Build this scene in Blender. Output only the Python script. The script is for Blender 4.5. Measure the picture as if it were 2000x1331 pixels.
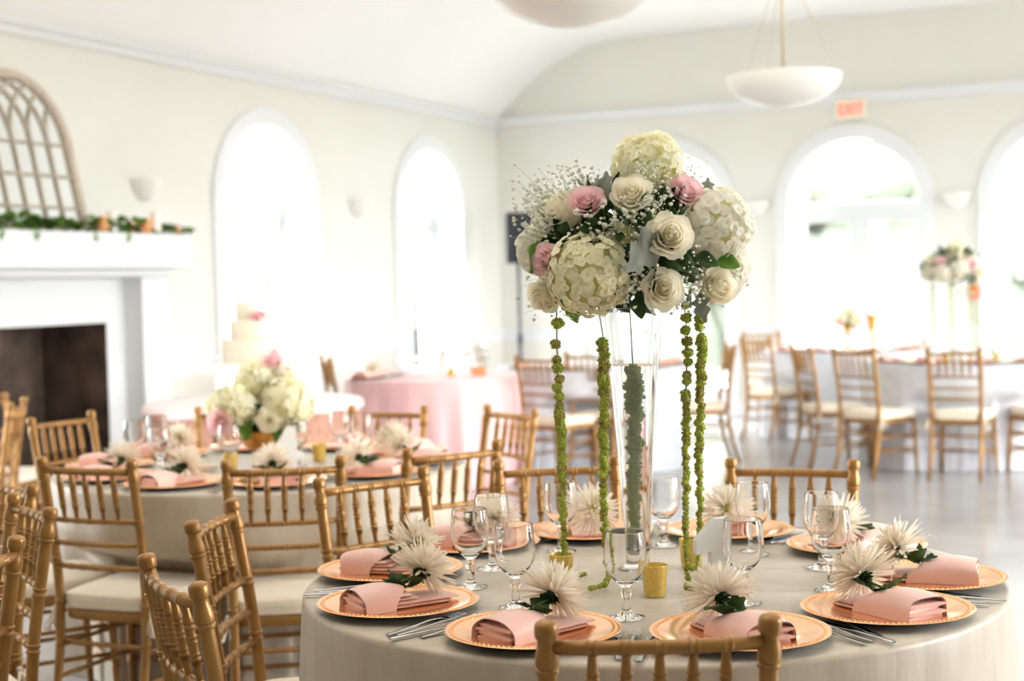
import bpy, bmesh, math, random
from math import sin, cos, pi, radians as R
from mathutils import Vector as V, Matrix, Quaternion, Euler
from mathutils.geometry import tessellate_polygon
rnd = random.Random(7)
S = bpy.context.scene
C = S.collection
for o in list(bpy.data.objects):
    bpy.data.objects.remove(o)

# ------------------------------------------------------------------ camera, sky, exposure
# The room: x from the long fireplace wall (x=0) to the opposite wall (x=9.6),
# y from the far gable wall (y=0) towards the entrance (y=-20), floor z=0.
YAW = R(24.4274)
CY, SY = cos(YAW), sin(YAW)


def plan(x, y, z=0.0):
    """plan measured from where the photographer stands (x sideways, y ahead) -> room coordinates"""
    dx, dy = x + .108, y - 16.431
    return V((CY * dx - SY * dy, SY * dx + CY * dy, z))


def pdir(x, y, z=0.0):
    return V((CY * x - SY * y, SY * x + CY * y, z))


cam = bpy.data.cameras.new('camera')
cam.sensor_width = 36
cam.lens = 53.578
cam.clip_start = .05
cam.dof.use_dof = True
cam.dof.focus_distance = 2.95
cam.dof.aperture_fstop = 3.2
co = bpy.data.objects.new('camera', cam)
C.objects.link(co)
pit, rol = R(2.24187), R(1.38604)
right, fwd, down = V((1, 0, 0)), V((0, cos(pit), -sin(pit))), V((0, -sin(pit), -cos(pit)))
r2 = cos(rol) * right + sin(rol) * down
d2 = -sin(rol) * right + cos(rol) * down
r2, d2, fw = pdir(*r2), pdir(*d2), pdir(*fwd)
m = Matrix((r2, -d2, -fw)).transposed().to_4x4()
m.translation = plan(0, 0, 1.4266)
co.matrix_world = m
S.camera = co

S.view_settings.view_transform = 'Standard'
S.view_settings.look = 'None'
S.view_settings.exposure = 0.3
S.view_settings.gamma = 1
S.view_settings.use_curve_mapping = False
cy = S.cycles
cy.use_denoising = True
cy.max_bounces = 14
cy.diffuse_bounces = 6
cy.glossy_bounces = 6
cy.transmission_bounces = 12
cy.transparent_max_bounces = 16
cy.sample_clamp_indirect = 6
cy.blur_glossy = 1.0

SKY = 45.0
w = bpy.data.worlds.new('overcast_sky')
S.world = w
w.use_nodes = True
bg = w.node_tree.nodes['Background']
bg.inputs[0].default_value = (.955, .985, 1.0, 1)
bg.inputs[1].default_value = SKY

RW, RL = 9.6, 19.5            # room width, length
ARCH_R, ARCH_Z = .66, 2.10    # arched openings
LEFT_U = [1.6, 4.46, 10.3]
RIGHT_U = [1.6, 4.46, 7.4, 10.3]
BACK_N = [1.86, 3.80, 5.74, 7.68]


def portal(loc, rotz):
    l = bpy.data.lights.new('daylight_opening', 'AREA')
    l.shape = 'RECTANGLE'
    l.size, l.size_y = 2 * ARCH_R, ARCH_Z + ARCH_R
    l.cycles.is_portal = True
    o = bpy.data.objects.new('daylight_opening', l)
    C.objects.link(o)
    o.location = loc
    o.rotation_euler = (R(90), 0, rotz)   # -z faces into the room
    return o


hz = (ARCH_Z + ARCH_R) / 2
for u in LEFT_U:
    portal((-.40, -u, hz), R(-90))
for u in RIGHT_U:
    portal((RW + .40, -u, hz), R(90))
for n in BACK_N:
    portal((n, .40, hz), R(180))


# ------------------------------------------------------------------ materials
def lin(c):
    return tuple((x / 12.92 if x <= .04045 else ((x + .055) / 1.055) ** 2.4) for x in c)


def rgb(r, g, b):
    return (*lin((r / 255, g / 255, b / 255)), 1)


def mat(name, col, rough=.5, metal=0., vary=None, vscale=8., bump=0., bscale=60., spec=None, trans=0., ior=1.45,
        sheen=0., emit=None, estr=0., sss=0., coat=0., stretch=None):
    m = bpy.data.materials.new(name)
    m.use_nodes = True
    nt = m.node_tree
    b = nt.nodes['Principled BSDF']
    I = b.inputs
    I['Base Color'].default_value = col
    I['Roughness'].default_value = rough
    I['Metallic'].default_value = metal
    I['IOR'].default_value = ior
    if spec is not None:
        I['Specular IOR Level'].default_value = spec
    I['Transmission Weight'].default_value = trans
    I['Sheen Weight'].default_value = sheen
    I['Coat Weight'].default_value = coat
    if sss:
        I['Subsurface Weight'].default_value = sss
        I['Subsurface Radius'].default_value = (.01, .008, .005)
    if emit:
        I['Emission Color'].default_value = emit
        I['Emission Strength'].default_value = estr
    tc = None
    if vary or bump:
        tc = nt.nodes.new('ShaderNodeTexCoord')
        mp = nt.nodes.new('ShaderNodeMapping')
        nt.links.new(tc.outputs['Object'], mp.inputs[0])
        if stretch:
            mp.inputs['Scale'].default_value = stretch
    if vary:
        n = nt.nodes.new('ShaderNodeTexNoise')
        n.inputs['Scale'].default_value = vscale
        n.inputs['Detail'].default_value = 4
        r = nt.nodes.new('ShaderNodeValToRGB')
        r.color_ramp.elements[0].position = .35
        r.color_ramp.elements[1].position = .65
        r.color_ramp.elements[0].color = vary
        r.color_ramp.elements[1].color = col
        nt.links.new(mp.outputs[0], n.inputs['Vector'])
        nt.links.new(n.outputs[0], r.inputs[0])
        nt.links.new(r.outputs[0], I['Base Color'])
    if bump:
        n2 = nt.nodes.new('ShaderNodeTexNoise')
        n2.inputs['Scale'].default_value = bscale
        n2.inputs['Detail'].default_value = 5
        bp = nt.nodes.new('ShaderNodeBump')
        bp.inputs['Strength'].default_value = bump
        bp.inputs['Distance'].default_value = .01
        nt.links.new(mp.outputs[0], n2.inputs['Vector'])
        nt.links.new(n2.outputs[0], bp.inputs['Height'])
        nt.links.new(bp.outputs[0], I['Normal'])
    return m


def leafy(name, col, vary, trans=.35, rough=.5, vscale=30.):
    """petal or leaf: diffuse skin that lets some light through"""
    m = mat(name, col, rough, vary=vary, vscale=vscale, spec=.25)
    nt = m.node_tree
    b = nt.nodes['Principled BSDF']
    t = nt.nodes.new('ShaderNodeBsdfTranslucent')
    mx = nt.nodes.new('ShaderNodeMixShader')
    mx.inputs[0].default_value = trans
    src = b.inputs['Base Color'].links[0].from_socket
    nt.links.new(src, t.inputs[0])
    nt.links.new(b.outputs[0], mx.inputs[1])
    nt.links.new(t.outputs[0], mx.inputs[2])
    nt.links.new(mx.outputs[0], nt.nodes['Material Output'].inputs[0])
    return m


def pane_mat():
    m = bpy.data.materials.new('window_glass')
    m.use_nodes = True
    nt = m.node_tree
    nt.nodes.remove(nt.nodes['Principled BSDF'])
    t = nt.nodes.new('ShaderNodeBsdfTransparent')
    g = nt.nodes.new('ShaderNodeBsdfGlossy')
    g.inputs['Roughness'].default_value = .02
    mx = nt.nodes.new('ShaderNodeMixShader')
    mx.inputs[0].default_value = .05
    nt.links.new(t.outputs[0], mx.inputs[1])
    nt.links.new(g.outputs[0], mx.inputs[2])
    nt.links.new(mx.outputs[0], nt.nodes['Material Output'].inputs[0])
    return m


M = {}
M['wall'] = mat('wall_paint', rgb(228, 227, 220), .75, vary=rgb(226, 225, 218), vscale=2, spec=.2)
M['ceil'] = mat('ceiling_paint', rgb(250, 250, 248), .8, spec=.2)
M['trim'] = mat('white_trim_paint', rgb(230, 232, 233), .45, spec=.3)
M['wains'] = mat('grey_wainscot_paint', rgb(226, 223, 215), .6, spec=.3)
M['floor'] = mat('polished_concrete', rgb(176, 174, 174), .16, vary=rgb(160, 158, 158), vscale=1.6, bump=.015, bscale=14, spec=.6)
M['lawn'] = mat('pale_terrace_paving', rgb(118, 116, 110), .9, vary=rgb(106, 104, 98), vscale=1.5)
M['woods'] = mat('tree_leaves', rgb(104, 109, 99), .8, vary=rgb(90, 96, 84), vscale=1.2)
M['soot'] = mat('sooty_firebrick', rgb(112, 94, 80), .85, vary=rgb(70, 58, 49), vscale=3.5, bump=.3, bscale=18)
M['glasspane'] = pane_mat()
M['gold'] = mat('gold_painted_wood', rgb(160, 118, 66), .33, .42, vary=rgb(149, 107, 57), vscale=14, spec=.5)
M['cushion'] = mat('ivory_cushion_cloth', rgb(236, 224, 203), .8, vary=rgb(230, 217, 195), vscale=20, bump=.06, bscale=350, sheen=.2)
M['linen'] = mat('champagne_satin', rgb(190, 177, 157), .42, vary=rgb(180, 166, 146), vscale=26, bump=.22, bscale=22, sheen=.2, spec=.7, stretch=(1, 1, .25))
M['white_cloth'] = mat('white_tablecloth', rgb(216, 217, 222), .7, vary=rgb(206, 207, 213), vscale=12, bump=.1, bscale=30, sheen=.2)
M['pink_cloth'] = mat('pale_pink_satin', rgb(236, 198, 197), .5, vary=rgb(226, 176, 178), vscale=5, sheen=.3, stretch=(1, 1, .1))
M['sequin'] = mat('rose_gold_sequins', rgb(216, 168, 148), .34, .35, vary=rgb(176, 122, 102), vscale=60, bump=.8, bscale=160)
M['blush'] = mat('blush_satin', rgb(240, 218, 214), .35, sheen=.3)
M['copper'] = mat('rose_gold_lacquer', rgb(252, 192, 138), .15, .75, vary=rgb(248, 184, 128), vscale=9, spec=.5)
M['charger_under'] = mat('dark_charger_underside', rgb(40, 33, 30), .5)
M['napkin'] = mat('blush_napkin_satin', rgb(236, 192, 181), .45, vary=rgb(231, 184, 172), vscale=14, bump=.1, bscale=40, sheen=.3)
M['mum'] = leafy('mum_petal_white', rgb(250, 244, 232), rgb(244, 234, 218), .4)
M['mum_eye'] = leafy('mum_centre_yellow', rgb(226, 210, 96), rgb(206, 190, 70), .2)
M['green'] = leafy('dark_leaf_green', rgb(62, 86, 44), rgb(36, 54, 28), .25)
M['fresh'] = leafy('fresh_leaf_green', rgb(104, 146, 58), rgb(72, 108, 42), .4)
M['stem'] = mat('flower_stem_green', rgb(92, 122, 62), .5)
M['gyp_stem'] = mat('pale_green_hair_stem', rgb(170, 182, 120), .5)
M['silver'] = leafy('silver_grey_leaf', rgb(140, 144, 132), rgb(118, 122, 111), .2)
M['amar'] = leafy('lime_green_blossom', rgb(214, 222, 112), rgb(190, 198, 88), .45, vscale=55)
M['amar_washed'] = leafy('glare_washed_blossom', rgb(250, 255, 232), rgb(238, 248, 216), .7, vscale=55)  # wash of reflections in water and glass put into this colour
M['amar_dull'] = leafy('olive_green_blossom', rgb(206, 200, 112), rgb(180, 170, 88), .45, vscale=55)
M['hydr'] = leafy('cream_green_floret', rgb(255, 254, 242), rgb(252, 248, 214), .45, vscale=22)
M['hydr_w'] = leafy('white_floret', rgb(255, 254, 248), rgb(252, 248, 236), .45, vscale=22)
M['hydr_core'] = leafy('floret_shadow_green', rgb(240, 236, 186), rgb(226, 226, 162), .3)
M['rose'] = leafy('cream_rose_petal', rgb(255, 252, 240), rgb(254, 247, 226), .45)
M['rose_p'] = leafy('pink_rose_petal', rgb(255, 232, 232), rgb(252, 218, 223), .45)
M['gyp'] = leafy('tiny_white_blossom', rgb(250, 250, 244), rgb(240, 240, 228), .3)
M['glass'] = mat('clear_glass', (1, 1, 1, 1), 0., trans=1., ior=1.45)
M['water'] = mat('clear_water', (1, 1, 1, 1), 0., trans=1., ior=1.33)
M['steel'] = mat('polished_steel', rgb(196, 196, 198), .16, 1.)
M['votive'] = mat('gold_mercury_glass', rgb(255, 230, 140), .22, .3, vary=rgb(238, 204, 104), vscale=170, trans=.5)
M['votive_in'] = mat('mercury_glass_lining', rgb(246, 232, 190), .35, .3)
M['white_paint'] = mat('white_painted_wood', rgb(236, 236, 234), .45)
M['cream'] = mat('cake_icing', rgb(234, 226, 204), .55, sss=.1)
M['wax'] = mat('white_candle_wax', rgb(250, 246, 238), .45, sss=.15)
M['black'] = mat('black_plastic', rgb(38, 42, 50), .5)
M['mesh_black'] = mat('speaker_grille', rgb(28, 31, 38), .6, bump=.5, bscale=300)
M['taupe'] = mat('taupe_washed_wood', rgb(196, 182, 166), .6, vary=rgb(180, 164, 146), vscale=12)
M['mirror'] = mat('mirror_glass', rgb(240, 244, 242), .015, 1.)
M['lampglass'] = mat('frosted_lamp_glass', rgb(240, 238, 232), .35, spec=.4, coat=.2)
M['brass'] = mat('satin_brass', rgb(206, 196, 168), .35, .6)
M['red'] = mat('red_enamel', rgb(214, 44, 44), .4)
M['exit_red'] = mat('exit_letter_red', rgb(236, 72, 58), .4, emit=rgb(255, 90, 70), estr=.5)
M['exit_box'] = mat('exit_sign_housing', rgb(240, 230, 210), .5)
M['gold_bowl'] = mat('gold_leaf_bowl', rgb(222, 164, 88), .35, .7, vary=rgb(190, 128, 60), vscale=30, bump=.15, bscale=40)
M['beige'] = mat('beige_ceramic', rgb(226, 210, 190), .35)


# ------------------------------------------------------------------ mesh builder
def aim(d, roll=0.):
    """rotation that takes +z to d"""
    q = V((0, 0, 1)).rotation_difference(V(d).normalized())
    return q @ Quaternion((0, 0, 1), roll)


_ICO = {}


def ico_data(level):
    if level not in _ICO:
        b = bmesh.new()
        bmesh.ops.create_icosphere(b, subdivisions=level, radius=1)
        b.verts.index_update()
        _ICO[level] = ([v.co.copy() for v in b.verts], [[v.index for v in f.verts] for f in b.faces])
        b.free()
    return _ICO[level]


def crisp(prof, lim=.75):
    """support points beside sharp corners so that smooth shading stays true on the long faces"""
    out = []
    n = len(prof)
    for i, p in enumerate(prof):
        p = V((p[0], p[1], 0))
        if 0 < i < n - 1:
            a, b = V((*prof[i - 1], 0)) - p, V((*prof[i + 1], 0)) - p
            if a.length > 1e-7 and b.length > 1e-7 and (pi - a.angle(b)) > lim:
                ea, eb = min(.0012, a.length * .3), min(.0012, b.length * .3)
                out += [tuple((p + a.normalized() * ea)[:2]), tuple(p[:2]), tuple((p + b.normalized() * eb)[:2])]
                continue
        out.append(tuple(p[:2]))
    return out


class MB:
    def __init__(self):
        self.v, self.f, self.s, self.m = [], [], [], []

    def add(self, vs, fs, smooth=True, mi=0):
        k = len(self.v)
        self.v += [tuple(p) for p in vs]
        self.f += [tuple(i + k for i in q) for q in fs]
        self.s += [smooth] * len(fs)
        self.m += [mi] * len(fs)
        return self

    def ico(self, c, r, level=1, sc=(1, 1, 1), mi=0):
        vs, fs = ico_data(level)
        c = V(c)
        return self.add([c + V((p.x * sc[0], p.y * sc[1], p.z * sc[2])) * r for p in vs], fs, True, mi)

    def tube(self, path, rad, seg=8, cap=True, mi=0, sq=1.):
        path = [V(p) for p in path]
        n = len(path)
        if not isinstance(rad, (list, tuple)):
            rad = [rad] * n
        t0 = (path[1] - path[0]).normalized()
        up = V((0, 0, 1)) if abs(t0.z) < .9 else V((1, 0, 0))
        a = t0.cross(up).normalized()
        vs, fs = [], []
        tp = t0
        for i, p in enumerate(path):
            t = (path[min(i + 1, n - 1)] - path[max(i - 1, 0)])
            t = t.normalized() if t.length > 1e-9 else tp
            q = tp.rotation_difference(t)
            a = (q @ a).normalized()
            a = (a - t * a.dot(t)).normalized()
            b = t.cross(a)
            tp = t
            for k in range(seg):
                w_ = 2 * pi * k / seg
                vs.append(p + rad[i] * (a * cos(w_) + b * sin(w_) * sq))
        for i in range(n - 1):
            for k in range(seg):
                k2 = (k + 1) % seg
                fs.append((i * seg + k, i * seg + k2, (i + 1) * seg + k2, (i + 1) * seg + k))
        if cap:
            fs.append(tuple(range(seg))[::-1])
            fs.append(tuple((n - 1) * seg + k for k in range(seg)))
        return self.add(vs, fs, True, mi)

    def lathe(self, prof, seg=32, mi=0, c=(0, 0, 0), mod=None, half=False):
        vs, fs, ring = [], [], []
        prof = crisp(prof)
        c = V(c)
        ns = seg + 1 if half else seg
        for (r, z) in prof:
            if r < 1e-6:
                ring.append([len(vs)])
                vs.append(c + V((0, 0, z)))
            else:
                row = []
                for k in range(ns):
                    w_ = (pi if half else 2 * pi) * k / seg
                    rr, zz = (r, z) if mod is None else mod(r, z, w_)
                    row.append(len(vs))
                    vs.append(c + V((rr * cos(w_), rr * sin(w_), zz)))
                ring.append(row)
        for a, b in zip(ring, ring[1:]):
            for k in range(seg):
                k2 = k + 1 if half else (k + 1) % seg
                if len(a) == 1 and len(b) == 1:
                    continue
                if len(a) == 1:
                    fs.append((a[0], b[k2], b[k]))
                elif len(b) == 1:
                    fs.append((a[k], a[k2], b[0]))
                else:
                    fs.append((a[k], a[k2], b[k2], b[k]))
        return self.add(vs, fs, True, mi)

    def grid(self, pts, mi=0, smooth=True, wrap=False):
        nu, nv = len(pts), len(pts[0])
        vs = [p for row in pts for p in row]
        fs = []
        for i in range(nu - 1):
            for j in range(nv if wrap else nv - 1):
                j2 = (j + 1) % nv
                fs.append((i * nv + j, i * nv + j2, (i + 1) * nv + j2, (i + 1) * nv + j))
        return self.add(vs, fs, smooth, mi)

    def box(self, lo, hi, bev=.004, mi=0):
        lo, hi = V(lo), V(hi)
        bev = min(bev, *(abs(hi[i] - lo[i]) * .45 for i in range(3)))
        b = bmesh.new()
        bmesh.ops.create_cube(b, size=1)
        for q in b.verts:
            q.co = V(((lo[i] + hi[i]) / 2 + q.co[i] * (hi[i] - lo[i]) for i in range(3)))
        if bev > 1e-5:
            bmesh.ops.bevel(b, geom=b.edges[:], offset=bev, segments=1, affect='EDGES')
        b.verts.index_update()
        self.add([q.co.copy() for q in b.verts], [[q.index for q in f.verts] for f in b.faces], False, mi)
        b.free()
        return self

    def prism(self, outer, y0, y1, holes=(), mi=0, tf=None):
        """polygon in (x,z) pushed from y0 to y1"""
        loops = [list(outer)] + [list(h) for h in holes]
        flat = [p for l in loops for p in l]
        tris = tessellate_polygon([[V((p[0], p[1], 0)) for p in l] for l in loops])
        n = len(flat)
        tf = tf or (lambda x, y, z: (x, y, z))
        vs = [tf(p[0], y0, p[1]) for p in flat] + [tf(p[0], y1, p[1]) for p in flat]
        fs = [tuple(t) for t in tris] + [tuple(i + n for i in t[::-1]) for t in tris]
        k = 0
        for l in loops:
            for i in range(len(l)):
                j = (i + 1) % len(l)
                fs.append((k + i, k + j, k + j + n, k + i + n))
            k += len(l)
        return self.add(vs, fs, False, mi)

    def xf(self, mtx):
        self.v = [tuple(mtx @ V(p)) for p in self.v]
        return self

    def join(self, other, mtx=None, mi=None):
        vs = other.v if mtx is None else [tuple(mtx @ V(p)) for p in other.v]
        k = len(self.v)
        self.v += list(vs)
        self.f += [tuple(i + k for i in q) for q in other.f]
        self.s += other.s
        self.m += other.m if mi is None else [mi] * len(other.f)
        return self

    def mesh(self, name, mats, recalc=False):
        me = bpy.data.meshes.new(name)
        me.from_pydata(self.v, [], self.f)
        if not isinstance(mats, (list, tuple)):
            mats = [mats]
        for x in mats:
            me.materials.append(M[x])
        me.polygons.foreach_set('use_smooth', self.s)
        me.polygons.foreach_set('material_index', self.m)
        if recalc:
            b = bmesh.new()
            b.from_mesh(me)
            bmesh.ops.recalc_face_normals(b, faces=b.faces)
            b.to_mesh(me)
            b.free()
        me.update()
        return me


def put(name, me, parent=None, loc=(0, 0, 0), rot=None, sc=None):
    o = bpy.data.objects.new(name, me)
    C.objects.link(o)
    o.location = loc
    if rot is not None:
        if isinstance(rot, Quaternion):
            o.rotation_euler = rot.to_euler()
        elif isinstance(rot, (int, float)):
            o.rotation_euler = (0, 0, rot)
        else:
            o.rotation_euler = rot
    if sc is not None:
        o.scale = (sc,) * 3 if isinstance(sc, (int, float)) else sc
    if parent is not None:
        o.parent = parent
    return o


def tag(o, label, cat, group=None):
    o['label'] = label
    o['category'] = cat
    if group:
        o['group'] = group
    return o


def thing(name, label, cat, loc=(0, 0, 0), rot=None, group=None, sc=None):
    return tag(put(name, None, None, loc, rot, sc), label, cat, group)


def struct(name, me, parent=None, **k):
    o = put(name, me, parent, **k)
    if parent is None:
        o['kind'] = 'structure'
    return o


def stuff(o):
    o['kind'] = 'stuff'
    return o


# ------------------------------------------------------------------ the room shell
def arch_pts(c, r, zc=ARCH_Z, n=20):
    return [(c + r * cos(a), zc + r * sin(a)) for a in [pi - pi * i / n for i in range(n + 1)]]


def wall_poly(length, top, openings):
    """openings: ('arch', centre) or ('rect', centre, half width, height)"""
    p = [(0, 0)]
    for o in sorted(openings, key=lambda q: q[1]):
        if o[0] == 'arch':
            p += [(o[1] - ARCH_R, 0)] + arch_pts(o[1], ARCH_R) + [(o[1] + ARCH_R, 0)]
        else:
            p += [(o[1] - o[2], 0), (o[1] - o[2], o[3]), (o[1] + o[2], o[3]), (o[1] + o[2], 0)]
    p += [(length, 0)]
    return p + top


FB = (7.42, .75, 1.21)   # firebox centre u, half width, height
T = .42
struct('wall_left', MB().prism(wall_poly(RL, [(RL, 3.2), (0, 3.2)], [('arch', u) for u in LEFT_U] + [('rect', *FB)]), 0, T,
       tf=lambda x, y, z: (-y, -x, z)).mesh('wall_left', 'wall', True))
struct('wall_right', MB().prism(wall_poly(RL, [(RL, 3.2), (0, 3.2)], [('arch', u) for u in RIGHT_U]), 0, T,
       tf=lambda x, y, z: (RW + y, -x, z)).mesh('wall_right', 'wall', True))
# coved ceiling section
half = [(-.06, 3.10), (0, 3.14), (.10, 3.235), (.20, 3.335), (.32, 3.445), (.43, 3.535), (.55, 3.62), (.68, 3.70), (.85, 3.785), (1.05, 3.85), (1.3, 3.895), (1.6, 3.915), (2.0, 3.92)]
sect = half + [(RW - x, z) for x, z in half[::-1]]
vault = [(x, z + .02) for x, z in sect[::-1] if 0 <= x <= RW]
struct('wall_back', MB().prism(wall_poly(RW, vault, [('arch', n) for n in BACK_N]), 0, T).mesh('wall_back', 'wall', True))
struct('wall_front', MB().prism([(0, 0), (RW, 0)] + vault, -RL - .2, -RL).mesh('wall_front', 'wall', True))
cl = MB()
cl.grid([[V((x, y, z)) for x, z in sect] for y in (.02, -RL - .02)])
cl.grid([[V((x, y, z + .15)) for x, z in sect] for y in (.3, -RL - .2)])
struct('ceiling', cl.mesh('ceiling', 'ceil'))
struct('floor', MB().box((-.5, -RL - .3, -.12), (RW + .5, .5, 0), .001).mesh('floor', 'floor'))

# outside: a pale paved terrace all round, a wood close behind the far and fireplace sides
struct('ground_outside', MB().box((-60, -70, -.30), (70, 45, -.13), .001).mesh('ground_outside', 'lawn'))


def tree_line(name, x0, y0, x1, y1, seed):
    q = random.Random(seed)
    a, b = V((x0, y0, 0)), V((x1, y1, 0))
    d = (b - a)
    nrm = V((-d.y, d.x, 0)).normalized()
    mb = MB()
    n_ = int(d.length / 1.1)
    for i in range(n_):
        for lv in range(5):
            c = a + d * (i + q.random()) / n_ + nrm * q.uniform(-1.2, 1.2) + V((0, 0, .6 + lv * 1.55 + q.uniform(-.5, .5)))
            vs, fs = ico_data(2)
            r_ = q.uniform(.9, 1.5)
            mb.add([c + p * r_ * q.uniform(.8, 1.15) for p in vs], fs, False)
    o = put(name, mb.mesh(name, 'woods'))
    o['kind'] = 'stuff'
    tag(o, 'wood of leafy trees outside the ' + ('fireplace side windows' if x0 == x1 else 'far end windows'), 'trees')


tree_line('treeline', -11, -7.2, -11, 10, 3)
tree_line('treeline', -9, 11, 22, 11, 4)

# crown mouldings and chair rails
def moulding(name, x0, y0, x1, y1, z, prof, nrm):
    """prof: (out, up) section swept along a wall"""
    a, b, n = V((x0, y0, z)), V((x1, y1, z)), V((*nrm, 0))
    pts = [[p + n * o + V((0, 0, h)) for o, h in prof] for p in (a, b)]
    mb = MB().grid(pts, smooth=False, wrap=True)
    mb.add(pts[0], [tuple(range(len(prof)))], False)
    mb.add(pts[1], [tuple(range(len(prof)))[::-1]], False)
    return struct(name, mb.mesh(name, 'trim', True))


CROWN = [(0, -.05), (.03, -.05), (.035, -.01), (.07, .02), (.07, .045), (0, .05)]
moulding('trim_1', 0, 0, 0, -RL, 3.12, CROWN, (1, 0))
moulding('trim_2', 0, 0, RW, 0, 3.12, CROWN, (0, -1))
moulding('trim_3', RW, 0, RW, -RL, 3.12, CROWN, (-1, 0))
RAIL = [(0, .78), (.012, .78), (.014, .87), (.035, .885), (.035, .905), (0, .91)]
BASE = [(0, 0), (.02, 0), (.02, .13), (.008, .15), (0, .15)]
PANEL = [(0, .15), (.008, .15), (.008, .78), (0, .78)]
CASE = .775


def runs(length, cuts):
    out, a = [], 0
    for lo, hi in sorted(cuts):
        out.append((a, lo))
        a = hi
    out.append((a, length))
    return out


k = 4
for (a, b) in runs(RL, [(u - CASE, u + CASE) for u in LEFT_U] + [(6.18, 8.66)]):
    for nm, pr in (('trim_%d' % k, RAIL), ('trim_%d' % (k + 1), PANEL), ('baseboard_left', BASE)):
        o = moulding(nm, 0, -a, 0, -b, 0, pr, (1, 0))
        if pr is PANEL:
            o.data.materials[0] = M['wains']
    k += 2
for (a, b) in runs(RW, [(n - CASE, n + CASE) for n in BACK_N]):
    for nm, pr in (('trim_%d' % k, RAIL), ('trim_%d' % (k + 1), PANEL), ('baseboard_back', BASE)):
        o = moulding(nm, a, 0, b, 0, 0, pr, (0, -1))
        if pr is PANEL:
            o.data.materials[0] = M['wains']
    k += 2


# arched french windows: local x along the wall, y outwards, z up
def arch_strip(r0, r1, y0, y1, z0=0.):
    a = [(-r1, z0)] + arch_pts(0, r1) + [(r1, z0)]
    b = [(-r0, z0)] + arch_pts(0, r0) + [(r0, z0)]
    rows = [[V((p[0], y, p[1])) for p, y in ((pa, y0), (pa, y1), (pb, y1), (pb, y0))] for pa, pb in zip(a, b)]
    return MB().grid(rows, smooth=False, wrap=True)


W_CASE = arch_strip(.645, .77, -.03, .004).mesh('casing', 'trim', True)
W_JAMB = arch_strip(.63, .661, .0, .36).mesh('jamb', 'trim', True)
W_FRAME = arch_strip(.585, .64, .27, .36).mesh('window_frame', 'trim', True)
W_TRANS = MB().box((-.63, .26, 1.99), (.63, .36, 2.13), .008).mesh('transom', 'trim')
W_MULL = MB().box((-.045, .265, 0), (.045, .355, 1.99), .006).mesh('mullion', 'trim')
lf = MB()
lf.box((.045, .28, .01), (.105, .335, 1.99)).box((.545, .28, .01), (.605, .335, 1.99)).box((.105, .281, .01), (.545, .334, .26)).box((.105, .281, 1.93), (.545, .334, 1.99))
W_LEAF = lf.mesh('door_leaf', 'trim')
W_PANE = MB().box((.10, .305, .25), (.55, .311, 1.94), 0).mesh('pane', 'glasspane')
W_BAR = MB().box((.10, .295, -.009), (.55, .32, .009), .003).mesh('muntin', 'trim')
W_VBAR = MB().box((-.009, .296, .25), (.009, .319, 1.94), .003).mesh('muntin', 'trim')
W_FAN = MB().prism([(-.59, 2.12)] + [p for p in arch_pts(0, .59) if p[1] > 2.12] + [(.59, 2.12)], .305, .311).mesh('pane', 'glasspane', True)
W_HANDLE = MB().tube([(.09, .28, 1.0), (.09, .235, 1.0), (.16, .235, 1.0)], .009, 8).mesh('door_handle', 'brass')


def radial_bar(a):
    return MB().box((.16, .297, -.008), (.585, .318, .008), .002).xf(Matrix.Translation((0, 0, 2.1)) @ Matrix.Rotation(-a, 4, 'Y')).mesh('muntin', 'trim')


RAD = [radial_bar(pi * i / 6) for i in range(1, 6)]
W_ARC = [MB().tube([(r * cos(a), .307, 2.1 + r * sin(a)) for a in [pi * i / 16 for i in range(1, 16)]], .010, 6).mesh('muntin', 'trim') for r in (.17, .40)]


def french_window(i, loc, rotz, bars):
    r = put('window_%d' % i, None, None, loc, rotz)
    r['kind'] = 'structure'
    put('casing', W_CASE, r)
    put('jamb', W_JAMB, r)
    put('window_frame', W_FRAME, r)
    put('transom', W_TRANS, r)
    put('mullion', W_MULL, r)
    f = put('pane', W_FAN, r)
    if bars:
        for q in RAD + W_ARC:
            put('muntin', q, f)
    for s in (1, -1):
        l = put('door_leaf', W_LEAF, r, sc=(s, 1, 1))
        put('pane', W_PANE, l)
        put('door_handle', W_HANDLE, l)
        if bars:
            for zz in (.67, 1.09, 1.51):
                put('muntin', W_BAR, l, loc=(0, 0, zz))
            put('muntin', W_VBAR, l, loc=(.325, 0, 0))


wi = 1
for u in LEFT_U:
    french_window(wi, (0, -u, 0), R(90), True)
    wi += 1
for n in BACK_N:
    french_window(wi, (n, 0, 0), 0, False)
    wi += 1
for u in RIGHT_U:
    french_window(wi, (RW, -u, 0), R(-90), False)
    wi += 1

# ------------------------------------------------------------------ fireplace (local x = distance along wall u, y = into the room)
def wtf(x, y, z):
    return (y, -x, z)


fp = thing('fireplace', 'large white painted fireplace with a thick mantel shelf and dark sooty opening', 'fireplace', (0, -7.42, 0), R(90))
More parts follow.
